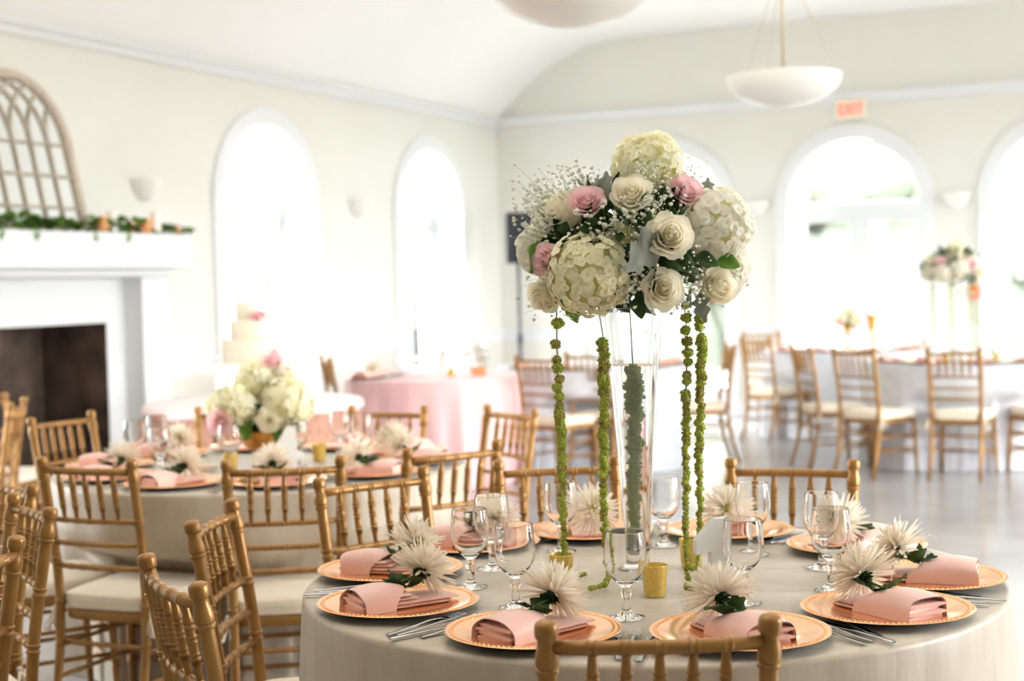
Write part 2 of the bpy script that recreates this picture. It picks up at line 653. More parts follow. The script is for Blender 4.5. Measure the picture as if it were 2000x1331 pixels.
# local: x along -u direction?  (rot 90: local x -> +Y, local y -> -X) ; use negative y for into-room
put('mantel_shelf', MB().box((-1.33, -.45, 1.57), (1.33, -.002, 1.805), .008).mesh('mantel_shelf', 'trim'), fp)
put('bed_moulding', MB().box((-1.24, -.335, 1.515), (1.24, -.002, 1.57), .012).mesh('bed_moulding', 'trim'), fp)
for s in (-1, 1):
    put('pilaster', MB().box((-.15, -.30, 0), (.15, -.002, 1.515), .006).mesh('pilaster', 'trim'), fp, loc=(s * 1.09, 0, 0))
put('surround_panel', MB().prism([(-.94, 0), (-.75, 0), (-.75, 1.21), (.75, 1.21), (.75, 0), (.94, 0), (.94, 1.515), (-.94, 1.515)], -.14, -.002).mesh('surround_panel', 'trim', True), fp)
fbx = MB()
fbx.box((-.80, .42, -.02), (.80, .52, 1.27), 0).box((-.80, -.139, -.02), (-.749, .45, 1.27), 0).box((.749, -.139, -.02), (.80, .45, 1.27), 0).box((-.80, -.139, 1.209), (.80, .45, 1.27), 0)
put('firebox', fbx.mesh('firebox', 'soot'), fp)
put('hearth', MB().box((-.748, -.13, 0.002), (.748, .42, .03), .004).mesh('hearth', 'soot'), fp)


# ------------------------------------------------------------------ chiavari chairs
def post_path(x_top, x_seat, x_foot, s):
    zs = [0, .15, .30, .45, .60, .75, .905]
    ys = [-.02, .03, .055, .062, .05, .026, 0]
    xs = [x_foot, x_seat, x_seat, x_seat, x_seat + (x_top - x_seat) * .4, x_seat + (x_top - x_seat) * .7, x_top]

    def at(z):
        for i in range(6):
            if z <= zs[i + 1]:
                t = (z - zs[i]) / (zs[i + 1] - zs[i])
                t_ = t
                return V((s * (xs[i] + (xs[i + 1] - xs[i]) * t_), ys[i] + (ys[i + 1] - ys[i]) * t_, z))
        return V((s * x_top, 0, z))
    return at


def ring(z, r, w_=.0055, h=.0031):
    """profile samples of a double bead centred at z on a rod of radius r"""
    return [(z - 2.5 * w_, r), (z - 2.05 * w_, r + .1 * h), (z - 1.8 * w_, r + h * .9), (z - 1.35 * w_, r + h), (z - .95 * w_, r + h * .8), (z - .7 * w_, r), (z, r - h * .3), (z + .7 * w_, r), (z + .95 * w_, r + h * .8), (z + 1.35 * w_, r + h), (z + 1.8 * w_, r + h * .9), (z + 2.05 * w_, r + .1 * h), (z + 2.5 * w_, r)]


def post_mesh(s):
    at = post_path(.1725, .166, .172, s)
    r = .0152
    pr = [(0, .0125)]
    for z in (.15, .30, .44, .565, .70):
        pr += ring(z, r if z > .2 else .014)
    pr += [(.820, r), (.8212, .0188), (.8268, .0192), (.8288, .0165), (.8302, .0165), (.8320, .0186), (.8400, .0192), (.8470, .0188), (.8570, .0168), (.8640, .0148), (.8745, .0143), (.8765, .0148),
           (.8780, .0180), (.8850, .0190), (.8965, .0186), (.9010, .0168), (.9045, .0110), (.9060, .004)]
    pr = [(z, q_) for q_, z in crisp([(q_, z) for z, q_ in pr], .7)]
    return MB().tube([at(z) for z, _ in pr], [q for _, q in pr], 12).mesh('post', 'gold')


CH = {}
CH['post'] = [post_mesh(-1), post_mesh(1)]


def fleg(s):
    pr = [(0, .012), (.10, .0135)] + ring(.15, .0142) + ring(.30, .0148) + [(.36, .0155), (.382, .0165), (.389, .012)]
    return MB().tube([(s * (.178 + (.389 - z) * .02), .435 + (.389 - z) * .05, z) for z, _ in pr], [q for _, q in pr], 10).mesh('leg', 'gold')


CH['leg'] = [fleg(-1), fleg(1)]


def bow(x):
    return -.020 * (1 - (x / .172) ** 2)


def rail_mesh(name, r, beads, halfw, ybow=1.):
    xs = [(-halfw, r)]
    for b in beads:
        xs += ring(b, r, .0042, .0018)
    xs += [(halfw, r)]
    return MB().tube([(x, bow(x) * ybow, 0) for x, _ in xs], [q for _, q in xs], 10).mesh(name, 'gold')


SX = [-.103, -.0515, 0, .0515, .103]
CH['top'] = rail_mesh('top_rail', .0115, SX, .170)
CH['rail'] = rail_mesh('back_rail', .0088, SX, .168)
CH['str'] = rail_mesh('stretcher', .0078, [-.08, .08], .165, 0)


def spindle():
    L = .162
    pr = [(0, .0055), (.03, .0075), (.046, .0098)] + ring(.053, .0098, .0034, .0016) + ring(.085, .0098, .0034, .0016) + ring(.113, .0098, .0034, .0016) + [(.122, .0095), (.14, .0072), (L, .0052)]
    return MB().tube([(0, -.0 + .034 * (1 - z / L) * .8, z) for z, _ in pr], [q for _, q in pr], 8).mesh('spindle', 'gold')


CH['spin'] = spindle()


def seat_outline(k, inset=0., n=36):
    y0, y1 = .055 + inset, .462 - inset
    out = []
    for i in range(n):
        a = 2 * pi * i / n
        e = .38
        cx_, sy_ = math.copysign(abs(cos(a)) ** e, cos(a)), math.copysign(abs(sin(a)) ** e, sin(a))
        y = (y0 + y1) / 2 + sy_ * (y1 - y0) / 2
        hw = .176 + (y - y0) / (y1 - y0) * .026 - inset
        out.append((cx_ * hw, y))
    return out


def loft(levels, mi=0):
    mb = MB()
    rows = [[V((x, y, z)) for x, y in seat_outline(0, ins)] for z, ins in levels]
    mb.grid(rows, wrap=True)
    n = len(rows[0])
    mb.add(rows[0], [tuple(range(n))[::-1]], False)
    top = rows[-1]
    c = sum(top, V()) / n
    mb.add(top + [c + V((0, 0, .004))], [(i, (i + 1) % n, n) for i in range(n)], True)
    return mb


CH['seat'] = loft([(.372, .012), (.375, .003), (.381, 0), (.402, 0), (.407, .004)]).mesh('seat', 'gold', True)
CH['cush'] = loft([(.4075, .012), (.410, .002), (.415, -.004), (.420, 0), (.435, -.004), (.444, -.004), (.4485, -.001), (.453, -.002), (.459, .012), (.463, .05), (.465, .11)]).mesh('cushion', 'cushion', True)


def tie_mesh(s):
    mb = MB()
    b = V((s * .185, .06, .409))
    for dx, dy, ln in ((.02, -.03, .06), (.035, .02, .05)):
        p = []
        for i in range(11):
            t = i / 10
            p.append(b + V((s * dx * sin(pi * t) * (1.5 if t < .5 else .7), dy * sin(pi * t), -ln * sin(pi * t) - .012 * t)))
        mb.tube(p, .0045, 6, sq=.6)
    mb.tube([b, b + V((s * .012, -.008, -.03)), b + V((s * .018, -.01, -.075))], .0045, 6, sq=.5)
    mb.tube([b, b + V((s * -.004, -.012, -.035)), b + V((s * -.008, -.014, -.065))], .0045, 6, sq=.5)
    mb.ico(b, .009, 1)
    return mb.mesh('tie', 'cushion')


CH['tie'] = [tie_mesh(-1), tie_mesh(1)]
P_AT = post_path(.1725, .166, .172, 1)


CHAIRS = []


def chair(x, y, theta, label, group):
    """x, y: plan point under the middle of the back's top; theta: plan direction of the back, the chair faces theta+90"""
    CHAIRS.append((x, y, R(theta + 90)))
    t = thing('chiavari_chair', label, 'chair', plan(x, y), R(theta) + YAW, group)
    for i in (0, 1):
        put('post', CH['post'][i], t)
        put('leg', CH['leg'][i], t)
    put('top_rail', CH['top'], t, (0, P_AT(.862).y, .862))
    for z in (.702, .626, .550):
        put('back_rail', CH['rail'], t, (0, P_AT(z).y, z))
    for sx in SX:
        put('spindle', CH['spin'], t, (sx, P_AT(.862).y + bow(sx), .702))
    put('seat', CH['seat'], t)
    c = put('cushion', CH['cush'], t)
    for i in (0, 1):
        put('tie', CH['tie'][i], c)
    put('stretcher', CH['str'], t, (0, P_AT(.30).y, .30))
    put('stretcher', CH['str'], t, (0, .441, .26), sc=(1.08, 1, 1))
    put('stretcher', CH['str'], t, (0, .447, .155), sc=(1.08, 1, 1))
    for s in (-1, 1):
        for z in (.285, .185):
            put('stretcher', CH['str'], t, (s * .173, .245, z), R(90), (1.14, 1, 1))
    return t


G1, G2, G3, G4 = 'gold chairs around the near table', 'gold chairs around the left table', 'gold chairs by the tables near the windows', 'gold chairs along the left edge'
chair(.214, 2.319, .8, 'gold chiavari chair at the front of the near table, back to the camera', G1)
chair(-.652, 2.842, -61.6, 'gold chiavari chair at the left front of the near table, lowest of the left chairs', G1)
chair(-.718, 3.582, -94.6, 'gold chiavari chair seen side-on at the left end of the near table', G1)
chair(-.400, 4.228, -141.9, 'gold chiavari chair behind the left rear plates of the near table', G1)
chair(.122, 4.454, -173, 'gold chiavari chair behind the near table, left of the glass vase', G1)
chair(.784, 4.303, 162.1, 'gold chiavari chair behind the near table, right of the white number 1', G1)
chair(-1.346, 4.76, -22.4, 'gold chiavari chair at the left front of the left table, tied cushion showing', G2)
chair(-.705, 4.627, 8.1, 'gold chiavari chair at the front of the left table, below its gold bowl', G2)
chair(-.198, 4.916, 34.8, 'gold chiavari chair at the right end of the left table, overlapping the near table chairs', G2)
chair(-.540, 6.524, 159.2, 'gold chiavari chair behind the left table against the pink striped cloth', G2)
chair(-.011, 6.318, 124.5, 'gold chiavari chair pulled out at the right rear of the left table', G2)
chair(-1.22, 6.72, 185, 'gold chiavari chair behind the flowers of the left table, one post showing', G2)
chair(-1.93, 6.49, -119.2, 'gold chiavari chair at the left rear of the left table against the dark firebox', G2)
chair(-1.86, 5.10, -60, 'gold chiavari chair at the left of the left table, only its white cushion showing', G2)
chair(-1.22, 3.827, 122, 'gold chiavari chair at the left edge with its slatted back seen obliquely', G4)
chair(-1.115, 3.09, 76, 'gold chiavari chair in the bottom left corner, only one post showing', G4)
chair(-1.41, 4.27, 125, 'gold chiavari chair behind the oblique chair at the left edge', G4)
chair(-2.42, 7.43, 97, 'gold chiavari chair seen edge-on in front of the firebox', G4)
chair(-2.84, 8.02, -10, 'gold chiavari chair at the left edge just left of the edge-on chair', G4)
chair(2.98, 10.28, -28.3, 'gold chiavari chair squarely back to the camera before the white table', G3)
chair(2.36, 10.55, -51.5, 'gold chiavari chair at the left front corner of the white table', G3)
chair(2.12, 11.2, -78, 'gold chiavari chair seen edge-on left of the white table', G3)
chair(3.78, 10.3, 16, 'gold chiavari chair at the right edge before the white table, only seat and legs', G3)
chair(1.68, 11.7, 93, 'gold chiavari chair seen edge-on, turned away from the white table', G3)
chair(2.33, 14.25, 190, 'gold chiavari chair near the back window, facing the camera', G3)
chair(2.05, 12.85, -55, 'gold chiavari chair left of the table under the back window', G3)
chair(.545, 10.98, -27.1, 'gold chiavari chair back to the camera behind the glass vase', G3)
chair(.16, 10.60, -40, 'gold chiavari chair just right of the pink cloth table', G3)
chair(-.38, 12.02, 165, 'gold chiavari chair behind the pink cloth table at its right', G3)
chair(-1.38, 11.2, -72, 'gold chiavari chair at the left of the pink cloth table', G3)


# ------------------------------------------------------------------ tablecloths
def dents(xy):
    """where the seats of pulled-up chairs press the hanging cloth inwards: (angle, radius)"""
    out = []
    for x, y, f in CHAIRS:
        dx, dy = xy[0] - x, xy[1] - y
        d = math.hypot(dx, dy)
        if d < 1.35 and (dx * cos(f) + dy * sin(f)) / d > .6:
            out.append((math.atan2(-dy, -dx), d - .485))
    return out


def cloth(r, seed, folds, amp, flare, xy, rot=0., top=.76, seg=288, sharp=1.):
    q = random.Random(seed)
    dn = [(a - rot, rt) for a, rt in dents(xy)]
    ks = [(k_, q.uniform(0, 6.28), q.uniform(.5, 1)) for k_ in folds]
    norm = sum(a for _, _, a in ks)
    wr = [(q.uniform(3, 11), q.uniform(0, 6.28), q.uniform(0, 6.28)) for _ in range(5)]

    def fold(a):
        s_ = sum(w_ * cos(k_ * a + p) for k_, p, w_ in ks) / norm
        return s_ * abs(s_) ** (sharp - 1) if sharp != 1 else s_

    rows = []
    nr = 22
    for i in range(1, nr):
        rr = (r - .012) * i / (nr - 1)
        rows.append([V((rr * cos(a), rr * sin(a), top + .0006 * sum(sin(f_ * (rr * cos(a) * cos(d) + rr * sin(a) * sin(d)) + p) for f_, p, d in wr))) for a in [2 * pi * j / seg for j in range(seg)]])
    for t in (.25, .5, .75, 1.):
        b = t * pi / 2
        rows.append([V(((r - .012 + .012 * sin(b)) * cos(a), (r - .012 + .012 * sin(b)) * sin(a), top - .012 + .012 * cos(b))) for a in [2 * pi * j / seg for j in range(seg)]])
    for i in range(1, 19):
        t = i / 18
        z = (top - .012) * (1 - t) + .003 * t
        rows.append([])
        for j in range(seg):
            a = 2 * pi * j / seg
            rr = r + flare * t + amp * t ** .8 * (fold(a) + .15)
            vz = min(1., max(0., (.575 - z) / .11))
            vz = vz * vz * (3 - 2 * vz)
            for da, rt in dn:
                e = abs((a - da + pi) % (2 * pi) - pi)
                if e < .56 and rt < rr:
                    k_ = min(1., max(0., (.56 - e) / .18))
                    k_ = k_ * k_ * (3 - 2 * k_)
                    lim = rt / max(.6, cos(min(e, .42)))
                    rr = rr + (min(lim, rr) + .006 * fold(3 * a) - rr) * k_ * vz
            rows[-1].append(V((rr * cos(a), rr * sin(a), z)))
    mb = MB()
    mb.grid(rows, wrap=True)
    n = seg
    mb.add([V((0, 0, top))] + rows[0], [(0, 1 + j, 1 + (j + 1) % n) for j in range(n)], True)
    return mb


T1, T2, T3, T4, T5, T6, T7 = (.2925, 3.356), (-.94, 5.66), (-.59, 10.97), (3.38, 11.3), (2.95, 13.3), (-1.52, 8.9), (.62, 11.75)


def table(xy, label, r, seed, folds, amp, flare, m_, rot=0., name='tablecloth', group='cloths over the round tables'):
    me = cloth(r, seed, folds, amp, flare, xy, rot).mesh(name, m_)
    return tag(put(name, me, None, plan(*xy), YAW + rot), label, 'tablecloth', group)


table(T1, 'champagne cloth to the floor over the nearest round table, set with number 1', .764, 3, (5, 9, 14, 23), .030, .012, 'linen')
table(T2, 'champagne cloth over the round table by the fireplace, under the gold flower bowl', .764, 5, (6, 11, 17, 26), .030, .02, 'linen')
table(T3, 'pale pink cloth hanging in deep folds over the small round table', .625, 8, (11, 17, 22), .05, .02, 'pink_cloth')
table(T4, 'white cloth over the round table before the back windows, under the tall flowers', .764, 11, (6, 13, 19), .035, .02, 'white_cloth')
table(T5, 'white cloth over the round table right below the middle back window', .764, 11, (6, 13, 19), .035, .02, 'white_cloth', 1.)
table(T7, 'white cloth over the round table behind the glass vase', .764, 11, (6, 13, 19), .035, .02, 'white_cloth', 2.)
table(T6, 'rose gold sequin cloth over the cake table beside the fireplace', .625, 14, (9, 15, 24), .03, .01, 'sequin', 0., 'sequin_tablecloth')
ov = MB()
ov.lathe([(0, .766), (.3, .766), (.60, .7655), (.624, .762), (.633, .750), (.637, .72)], 96, mod=lambda r, z, a: (r + (.006 * cos(13 * a) if r > .63 else 0), z - (.012 * (1 + cos(7 * a)) if r > .635 else 0)))
tag(put('table_topper', ov.mesh('table_topper', 'blush'), None, plan(*T6)), 'pale blush satin topper over the sequin cloth under the cake', 'tablecloth')

# ------------------------------------------------------------------ place settings
PLATE_TOP = MB().lathe([(0, .0060), (.085, .0060), (.100, .0068), (.106, .0090), (.112, .0098), (.146, .0160), (.150, .0166)], 96).lathe([(.158, .0163), (.1655, .0178), (.1665, .0165), (.160, .0150)], 96)
bead = MB()
for i in range(96):
    a = 2 * pi * i / 96
    bead.add([V((.1545 * cos(a), .1545 * sin(a), .0155)) + V((p.x * .0042, p.y * .0042, p.z * .0034)) for p in ico_data(1)[0]], ico_data(1)[1])
pt = MB().lathe([(0, .0060), (.085, .0060), (.100, .0068), (.106, .0090), (.112, .0098), (.146, .0160), (.152, .0162), (.158, .0163), (.1655, .0178), (.1668, .0168)], 96)
pt.lathe([(.1668, .0168), (.160, .0140), (.112, .0035), (.100, .0010), (0, .0010)], 96, mi=1)
PLATE = pt.mesh('charger_plate', ['copper', 'charger_under'])
BEADS = bead.mesh('beaded_rim', 'copper')


def slab(x0, x1, y0, y1, z0, z1, bulge=0., seed=0, skew=0.):
    """one soft fold of cloth: rounded band running along x"""
    q = random.Random(seed)
    rows = []
    nx = 9
    for i in range(nx + 1):
        t = i / nx
        x = x0 + (x1 - x0) * t
        row = []
        wv = q.uniform(-.0012, .0012)
        for j in range(16):
            a = 2 * pi * j / 16
            cy_ = math.copysign(abs(cos(a)) ** .45, cos(a))
            sz_ = math.copysign(abs(sin(a)) ** .8, sin(a))
            y = (y0 + y1) / 2 + cy_ * (y1 - y0) / 2 + wv
            z = (z0 + z1) / 2 + sz_ * (z1 - z0) / 2 + bulge * sin(pi * t) * (1 - ((y - (y0 + y1) / 2) / ((y1 - y0) / 2 + .001)) ** 2) * (1 if sz_ > 0 else .6)
            xx = x + skew * (y - (y0 + y1) / 2)
            row.append(V((xx, y, z)))
        rows.append(row)
    mb = MB().grid(rows, wrap=True)
    for r_, fl in ((rows[0], False), (rows[-1], True)):
        mb.add(r_, [tuple(range(16))[::(-1 if fl else 1)]], False)
    return mb


# x points to the middle of the table; the wrapped end with its folds faces the guest
NF = []
for i, (x0, x1, y0, y1, z0, z1) in enumerate([(-.098, .100, -.046, .047, .0065, .0150), (-.101, .020, -.050, .048, .0150, .0225), (-.096, .018, -.047, .050, .0222, .0300), (-.100, .012, -.049, .047, .0298, .0370)]):
    NF.append(slab(x0, x1, y0, y1, z0, z1, .002, i, skew=[0, .1, -.08, .12][i]).mesh('napkin_fold', 'napkin'))
NF.append(slab(-.02, .108, -.050, .046, .0148, .0215, .004, 9, skew=-.15).mesh('napkin_fold', 'napkin'))


def flap_mesh():
    """the band of cloth wrapped round the folded stack, open at both ends"""
    rows = []
    for i in range(13):
        t = i / 12
        row = []
        for j in range(17):
            s_ = -1 + 2 * j / 16
            a = s_ * pi / 2
            x = -.103 + t * (.108 + .034 * s_) + .003 * sin(5 * s_ + 3 * t)
            y = math.copysign(abs(sin(a)) ** .62, a) * (.0555 - .003 * t)
            z = .0065 + (.0345 + .013 * sin(pi * min(1, .15 + t * .75)) + .003 * sin(4 * s_ + 2)) * max(0., cos(a)) ** .5
            row.append(V((x, y, z)))
        rows.append(row)
    a = MB().grid(rows)
    b = MB().grid([[V((p.x, p.y * .97, p.z - .0018)) for p in r_][::-1] for r_ in rows])
    return a.join(b).mesh('napkin_flap', 'napkin')


FLAP = flap_mesh()


# spider mum: head opens along +z
def petals_mesh(seed):
    q = random.Random(seed)
    mb = MB()
    for layer, (cnt, pol0, pol1, ln, zb) in enumerate([(46, 84, 104, .064, .0), (44, 62, 88, .063, .003), (34, 40, 66, .056, .006), (22, 18, 44, .046, .008), (8, 3, 18, .030, .010)]):
        for i in range(cnt):
            az = 2 * pi * (i + q.uniform(-.35, .35)) / cnt + layer
            po = R(q.uniform(pol0, pol1))
            L = ln * q.uniform(.82, 1.08)
            curl = q.uniform(-.5, .25) if layer < 3 else q.uniform(-.7, -.2)
            d = V((sin(po) * cos(az), sin(po) * sin(az), cos(po)))
            side = V((-sin(az), cos(az), 0))
            nrm = side.cross(d)
            wd = q.uniform(.0024, .0038)
            rows = []
            for t, wf in ((0, .5), (.25, .8), (.5, 1.), (.75, .95), (.92, .6), (1, .08)):
                c = V((0, 0, zb)) + d * (L * t) - nrm * (curl * L * t * t * .55)
                hw = wd * wf
                rows.append([c - side * hw + nrm * hw * .55, c, c + side * hw + nrm * hw * .55])
            mb.grid(rows)
    return mb.mesh('petals', 'mum')


MUM = [petals_mesh(s) for s in (1, 2, 3)]
ey = MB()
for i in range(40):
    a, rr = i * 2.4, .010 * math.sqrt(i / 40)
    ey.ico((rr * cos(a) * 1.15, rr * sin(a) * 1.15, .018 + .005 * (1 - i / 40)), .0027, 1)
MUM_EYE = ey.mesh('flower_eye', 'mum_eye')
cx_ = MB().ico((0, 0, -.004), .0115, 2, (1, 1, .8))
for i in range(30):
    a, po = i * 2.4, R(100 + 70 * (i / 30))
    d = V((sin(po) * cos(a), sin(po) * sin(a), cos(po)))
    cx_.tube([V((0, 0, -.004)) + d * .008, V((0, 0, -.004)) + d * .0165], [.0026, .0006], 5)
CALYX = cx_.mesh('calyx', 'green')


def leaf_mb(L, Wd, lobes=0, lobe=.0, bend=.2, fold=.25, nl=12, nw=4, tipw=.75):
    """leaf along +x, face up"""
    rows = []
    for i in range(nl + 1):
        t = i / nl
        hw = Wd * (sin(pi * t ** tipw) ** .8 if 0 < t < 1 else 0.0)
        if lobes:
            hw *= 1 + lobe * cos(2 * pi * lobes * t)
        hw += .0006
        row = []
        for j in range(nw + 1):
            s_ = -1 + 2 * j / nw
            x = L * t - (.12 * L * abs(s_) * (1 - t) if lobes else 0)
            row.append(V((x, s_ * hw, fold * abs(s_) * hw - bend * L * t * t + .003 * sin(9 * t + 3 * s_) * min(1, L / .05))))
        rows.append(row)
    return MB().grid(rows)


MLEAF = [leaf_mb(.052, .016, 3, .35, .25).mesh('leaf', 'green'), leaf_mb(.044, .013, 2, .3, -.3).mesh('leaf', 'green')]
MSTEM = MB().tube([(0, 0, 0), (-.02, .004, -.006), (-.05, .002, -.012), (-.09, -.004, -.016)], .0026, 7).mesh('stem', 'stem')

FORK = MB()
fp_path = [(-.098, 0, .0022), (-.07, 0, .003), (-.03, 0, .0055), (.01, 0, .0085), (.035, 0, .0075), (.05, 0, .004)]
fw = [.0062, .0066, .0045, .0030, .0034, .0095]


def strip(path, widths, th):
    mb = MB()
    rows = []
    for p, w_ in zip(path, widths):
        p = V(p)
        rows.append([p + V((0, w_, 0)), p + V((0, w_ * .6, th)), p + V((0, -w_ * .6, th)), p + V((0, -w_, 0)), p + V((0, -w_ * .6, -th * .7)), p + V((0, w_ * .6, -th * .7))])
    mb.grid(rows, wrap=True)
    mb.add(rows[0], [tuple(range(6))], False)
    mb.add(rows[-1], [tuple(range(6))[::-1]], False)
    return mb


FORK.join(strip(fp_path, fw, .0012))
FORK.join(strip([(.05, 0, .004), (.06, 0, .0035)], [.0095, .0115], .0011))
for k_ in range(4):
    yy = (-1.5 + k_) * .0062
    FORK.join(strip([(.058, yy, .0036), (.078, yy, .0030), (.098, yy * .96, .0055)], [.0017, .0016, .0008], .0009))
FORK_M = FORK.mesh('fork', 'steel')
KNIFE_M = strip([(-.112, 0, .004), (-.106, 0, .0042), (-.07, 0, .0045), (-.02, 0, .004), (0, 0, .003), (.02, .001, .0025), (.07, .0015, .0022), (.10, .0035, .0018), (.112, .006, .0012)],
                [.005, .0072, .0066, .0052, .0048, .0078, .0088, .0068, .0015], .0018).mesh('knife', 'steel')
SP = strip([(-.10, 0, .0022), (-.07, 0, .003), (-.03, 0, .006), (.01, 0, .009), (.035, 0, .008), (.046, 0, .006)], [.0062, .0066, .0045, .0030, .0034, .005], .0012)
rows = []
for i in range(9):
    t = i / 8
    hw = .0195 * sin(pi * min(max(t, .04), .97)) ** .6
    rows.append([V((.042 + .062 * t, s_ * hw, .0075 - .0062 * (1 - s_ * s_) * sin(pi * t) + .001 * t)) for s_ in (-1, -.6, -.2, .2, .6, 1)])
SP.grid(rows)
SPOON_M = SP.mesh('spoon', 'steel')

# goblet
gob = [(0, .004), (.012, .0045), (.024, .0030), (.034, .0014), (.0362, .0016), (.0358, .0030), (.026, .0060), (.016, .0085), (.0105, .013), (.0088, .020), (.0082, .034), (.0090, .043), (.0112, .049), (.0118, .053),
       (.0102, .058), (.0112, .064), (.0175, .0700), (.0270, .0790), (.0350, .0900), (.0405, .1040), (.0425, .1180), (.0420, .1340), (.0400, .1520), (.0378, .1700), (.0372, .1725), (.0364, .1722),
       (.0383, .1520), (.0403, .1340), (.0407, .1180), (.0388, .1045), (.0332, .0912), (.0250, .0805), (.0150, .0735), (0, .0715)]
foot_bottom = [(0, .0004), (.02, .0004), (.034, .0004), (.0362, .0016)]
GOB = MB()
GOB.lathe([(0, .0006), (.033, .0006), (.0362, .0016)] + gob[5:], 40)
GOBLET = GOB.mesh('water_goblet', 'glass', True)

# votive
VOT = MB()
VOT.lathe([(0, 0), (.020, 0), (.0222, .002), (.0224, .008), (.0236, .010), (.0268, .060), (.0275, .066), (.0262, .0665), (.0250, .060), (.0225, .014), (0, .012)], 36)
VOTIVE = VOT.mesh('votive_cup', ['votive'], True)
VCANDLE = MB().lathe([(0, .013), (.019, .013), (.0195, .030), (.017, .0315), (0, .031)], 24).mesh('tealight', 'wax')

SEATS1 = [(-154.9, 'at the left front of the near table'), (168.8, 'at the left end of the near table'), (132.4, 'at the left rear of the near table'),
          (100.0, 'at the rear of the near table left of the vase'), (65.0, 'at the rear of the near table behind number 1'), (28.5, 'at the right rear of the near table'),
          (-11.6, 'at the right end of the near table'), (-44.6, 'at the right front of the near table'), (-79.1, 'at the very front of the near table, right one'), (-116.5, 'at the very front of the near table, left one')]
SEATS2 = [(-148, 'at the left end of the left table'), (-112, 'at the left front of the left table'), (-76, 'at the front of the left table'), (-40, 'at the right front of the left table'),
          (-4, 'at the right end of the left table'), (28, 'at the right rear of the left table'), (66, 'at the rear of the left table, right of the bowl'), (104, 'at the rear of the left table, behind the bowl'),
          (140, 'at the left rear of the left table'), (176, 'at the far left side of the left table')]


def polar(cxy, r, a):
    return (cxy[0] + r * cos(R(a)), cxy[1] + r * sin(R(a)))


def setting(cxy, ang, where, tname, jit, elev=38., with_flower=True, z=.7615, rr=.595):
    p = plan(*polar(cxy, rr, ang), z)
    inward = R(ang + 180) + YAW
    t = tag(put('charger_plate', PLATE, None, p, jit * 3.), 'copper charger plate ' + where, 'plate', 'copper charger plates on the ' + tname)
    put('beaded_rim', BEADS, t)
    a = inward + jit
    n = thing('folded_napkin', 'blush pink folded napkin ' + where, 'napkin', p, a, 'pink napkins on the ' + tname)
    for q in NF:
        put('napkin_fold', q, n)
    put('napkin_flap', FLAP, n)
    if not with_flower:
        return
    hd = V((.060, .004, .070))
    base = p + Matrix.Rotation(a, 3, 'Z') @ hd
    f = thing('spider_chrysanthemum', 'white spider mum on napkin ' + where, 'flower', base, a, 'white chrysanthemums on the ' + tname)
    q = Quaternion((0, 1, 0), R(90 - elev)) @ Quaternion((0, 0, 1), jit * 9)
    k_ = int(abs(ang)) % 3
    stuff(put('petals', MUM[k_], f, rot=q, sc=1.2))
    put('flower_eye', MUM_EYE, f, rot=q, sc=1.2)
    put('calyx', CALYX, f, rot=q, sc=1.15)
    put('stem', MSTEM, f, q @ V((0, 0, -.012)))
    put('leaf', MLEAF[0], f, (-.045, .010, -.026), (R(15), R(-30), R(60 + 200 * jit)), 1.3)
    put('leaf', MLEAF[1], f, (-.042, -.010, -.028), (R(-20), R(-15), R(-75 + 200 * jit)), 1.3)
    put('leaf', MLEAF[0], f, (-.05, .0, -.026), (R(30), R(-35), R(150 + 100 * jit)), .8)


for i, (a, wh) in enumerate(SEATS1):
    setting(T1, a, wh, 'near table', [.12, -.10, .35, -.15, .2, .1, -.1, -.22, .22, -.35][i], [40, 50, 60, 35, 35, 30, 45, 35, 42, 40][i])
for i, (a, wh) in enumerate(SEATS2):
    setting(T2, a, wh, 'left table', [.2, -.3, .1, .3, -.2, .15, .1, -.2, .3, -.1][i], [45, 45, 40, 45, 50, 35, 35, 45, 40, 50][i], with_flower=i not in (6, 7, 9), rr=.58)


def cutlery(cxy, a0, a1, where, tname, full=True):
    am = (a0 + a1) / 2
    q = random.Random(int(am * 10))
    items = [('fork', FORK_M, .632, -.030, 'inner fork'), ('fork', FORK_M, .622, -.004, 'outer fork'), ('knife', KNIFE_M, .640, .024, 'table knife'), ('spoon', SPOON_M, .60, .046, 'table spoon')]
    for nm, me, r_, off, lab in (items if full else items[1:3]):
        c = polar(cxy, r_, am)
        tx, ty = -sin(R(am)), cos(R(am))
        p = plan(c[0] + tx * off, c[1] + ty * off, .7612)
        tag(put(nm, me, None, p, R(am + 180) + YAW + q.uniform(-.05, .05) + off * -1.5, 1.08), 'steel %s %s' % (lab, where), nm, 'steel cutlery on the ' + tname)


CW1 = ['between the two left plates of the near table', 'between the left end and left rear plates, near table', 'between the left rear and rear plates, near table', 'between the two rear plates of the near table, by the vase',
       'between the rear and right rear plates, near table', 'between the right rear and right end plates, near table', 'between the two right plates of the near table', 'between the right front and front plates of the near table',
       'between the two front plates of the near table', 'between the left front and front plates of the near table']
for i in range(10):
    a0, a1 = SEATS1[i][0], SEATS1[(i + 1) % 10][0]
    d = ((a1 - a0 + 180) % 360) - 180
    cutlery(T1, a0, a0 + d, CW1[i], 'near table')
CW2 = ['beside the left front plate of the left table', 'between the two front plates of the left table', 'between the front and right front plates, left table', 'before the right end plate of the left table']
for i in range(4):
    a0, a1 = SEATS2[i][0], SEATS2[i + 1][0]
    cutlery(T2, a0, a1, CW2[i], 'left table', False)
cutlery(T2, 66, 104, 'at the rear of the left table behind its goblets', 'left table', False)

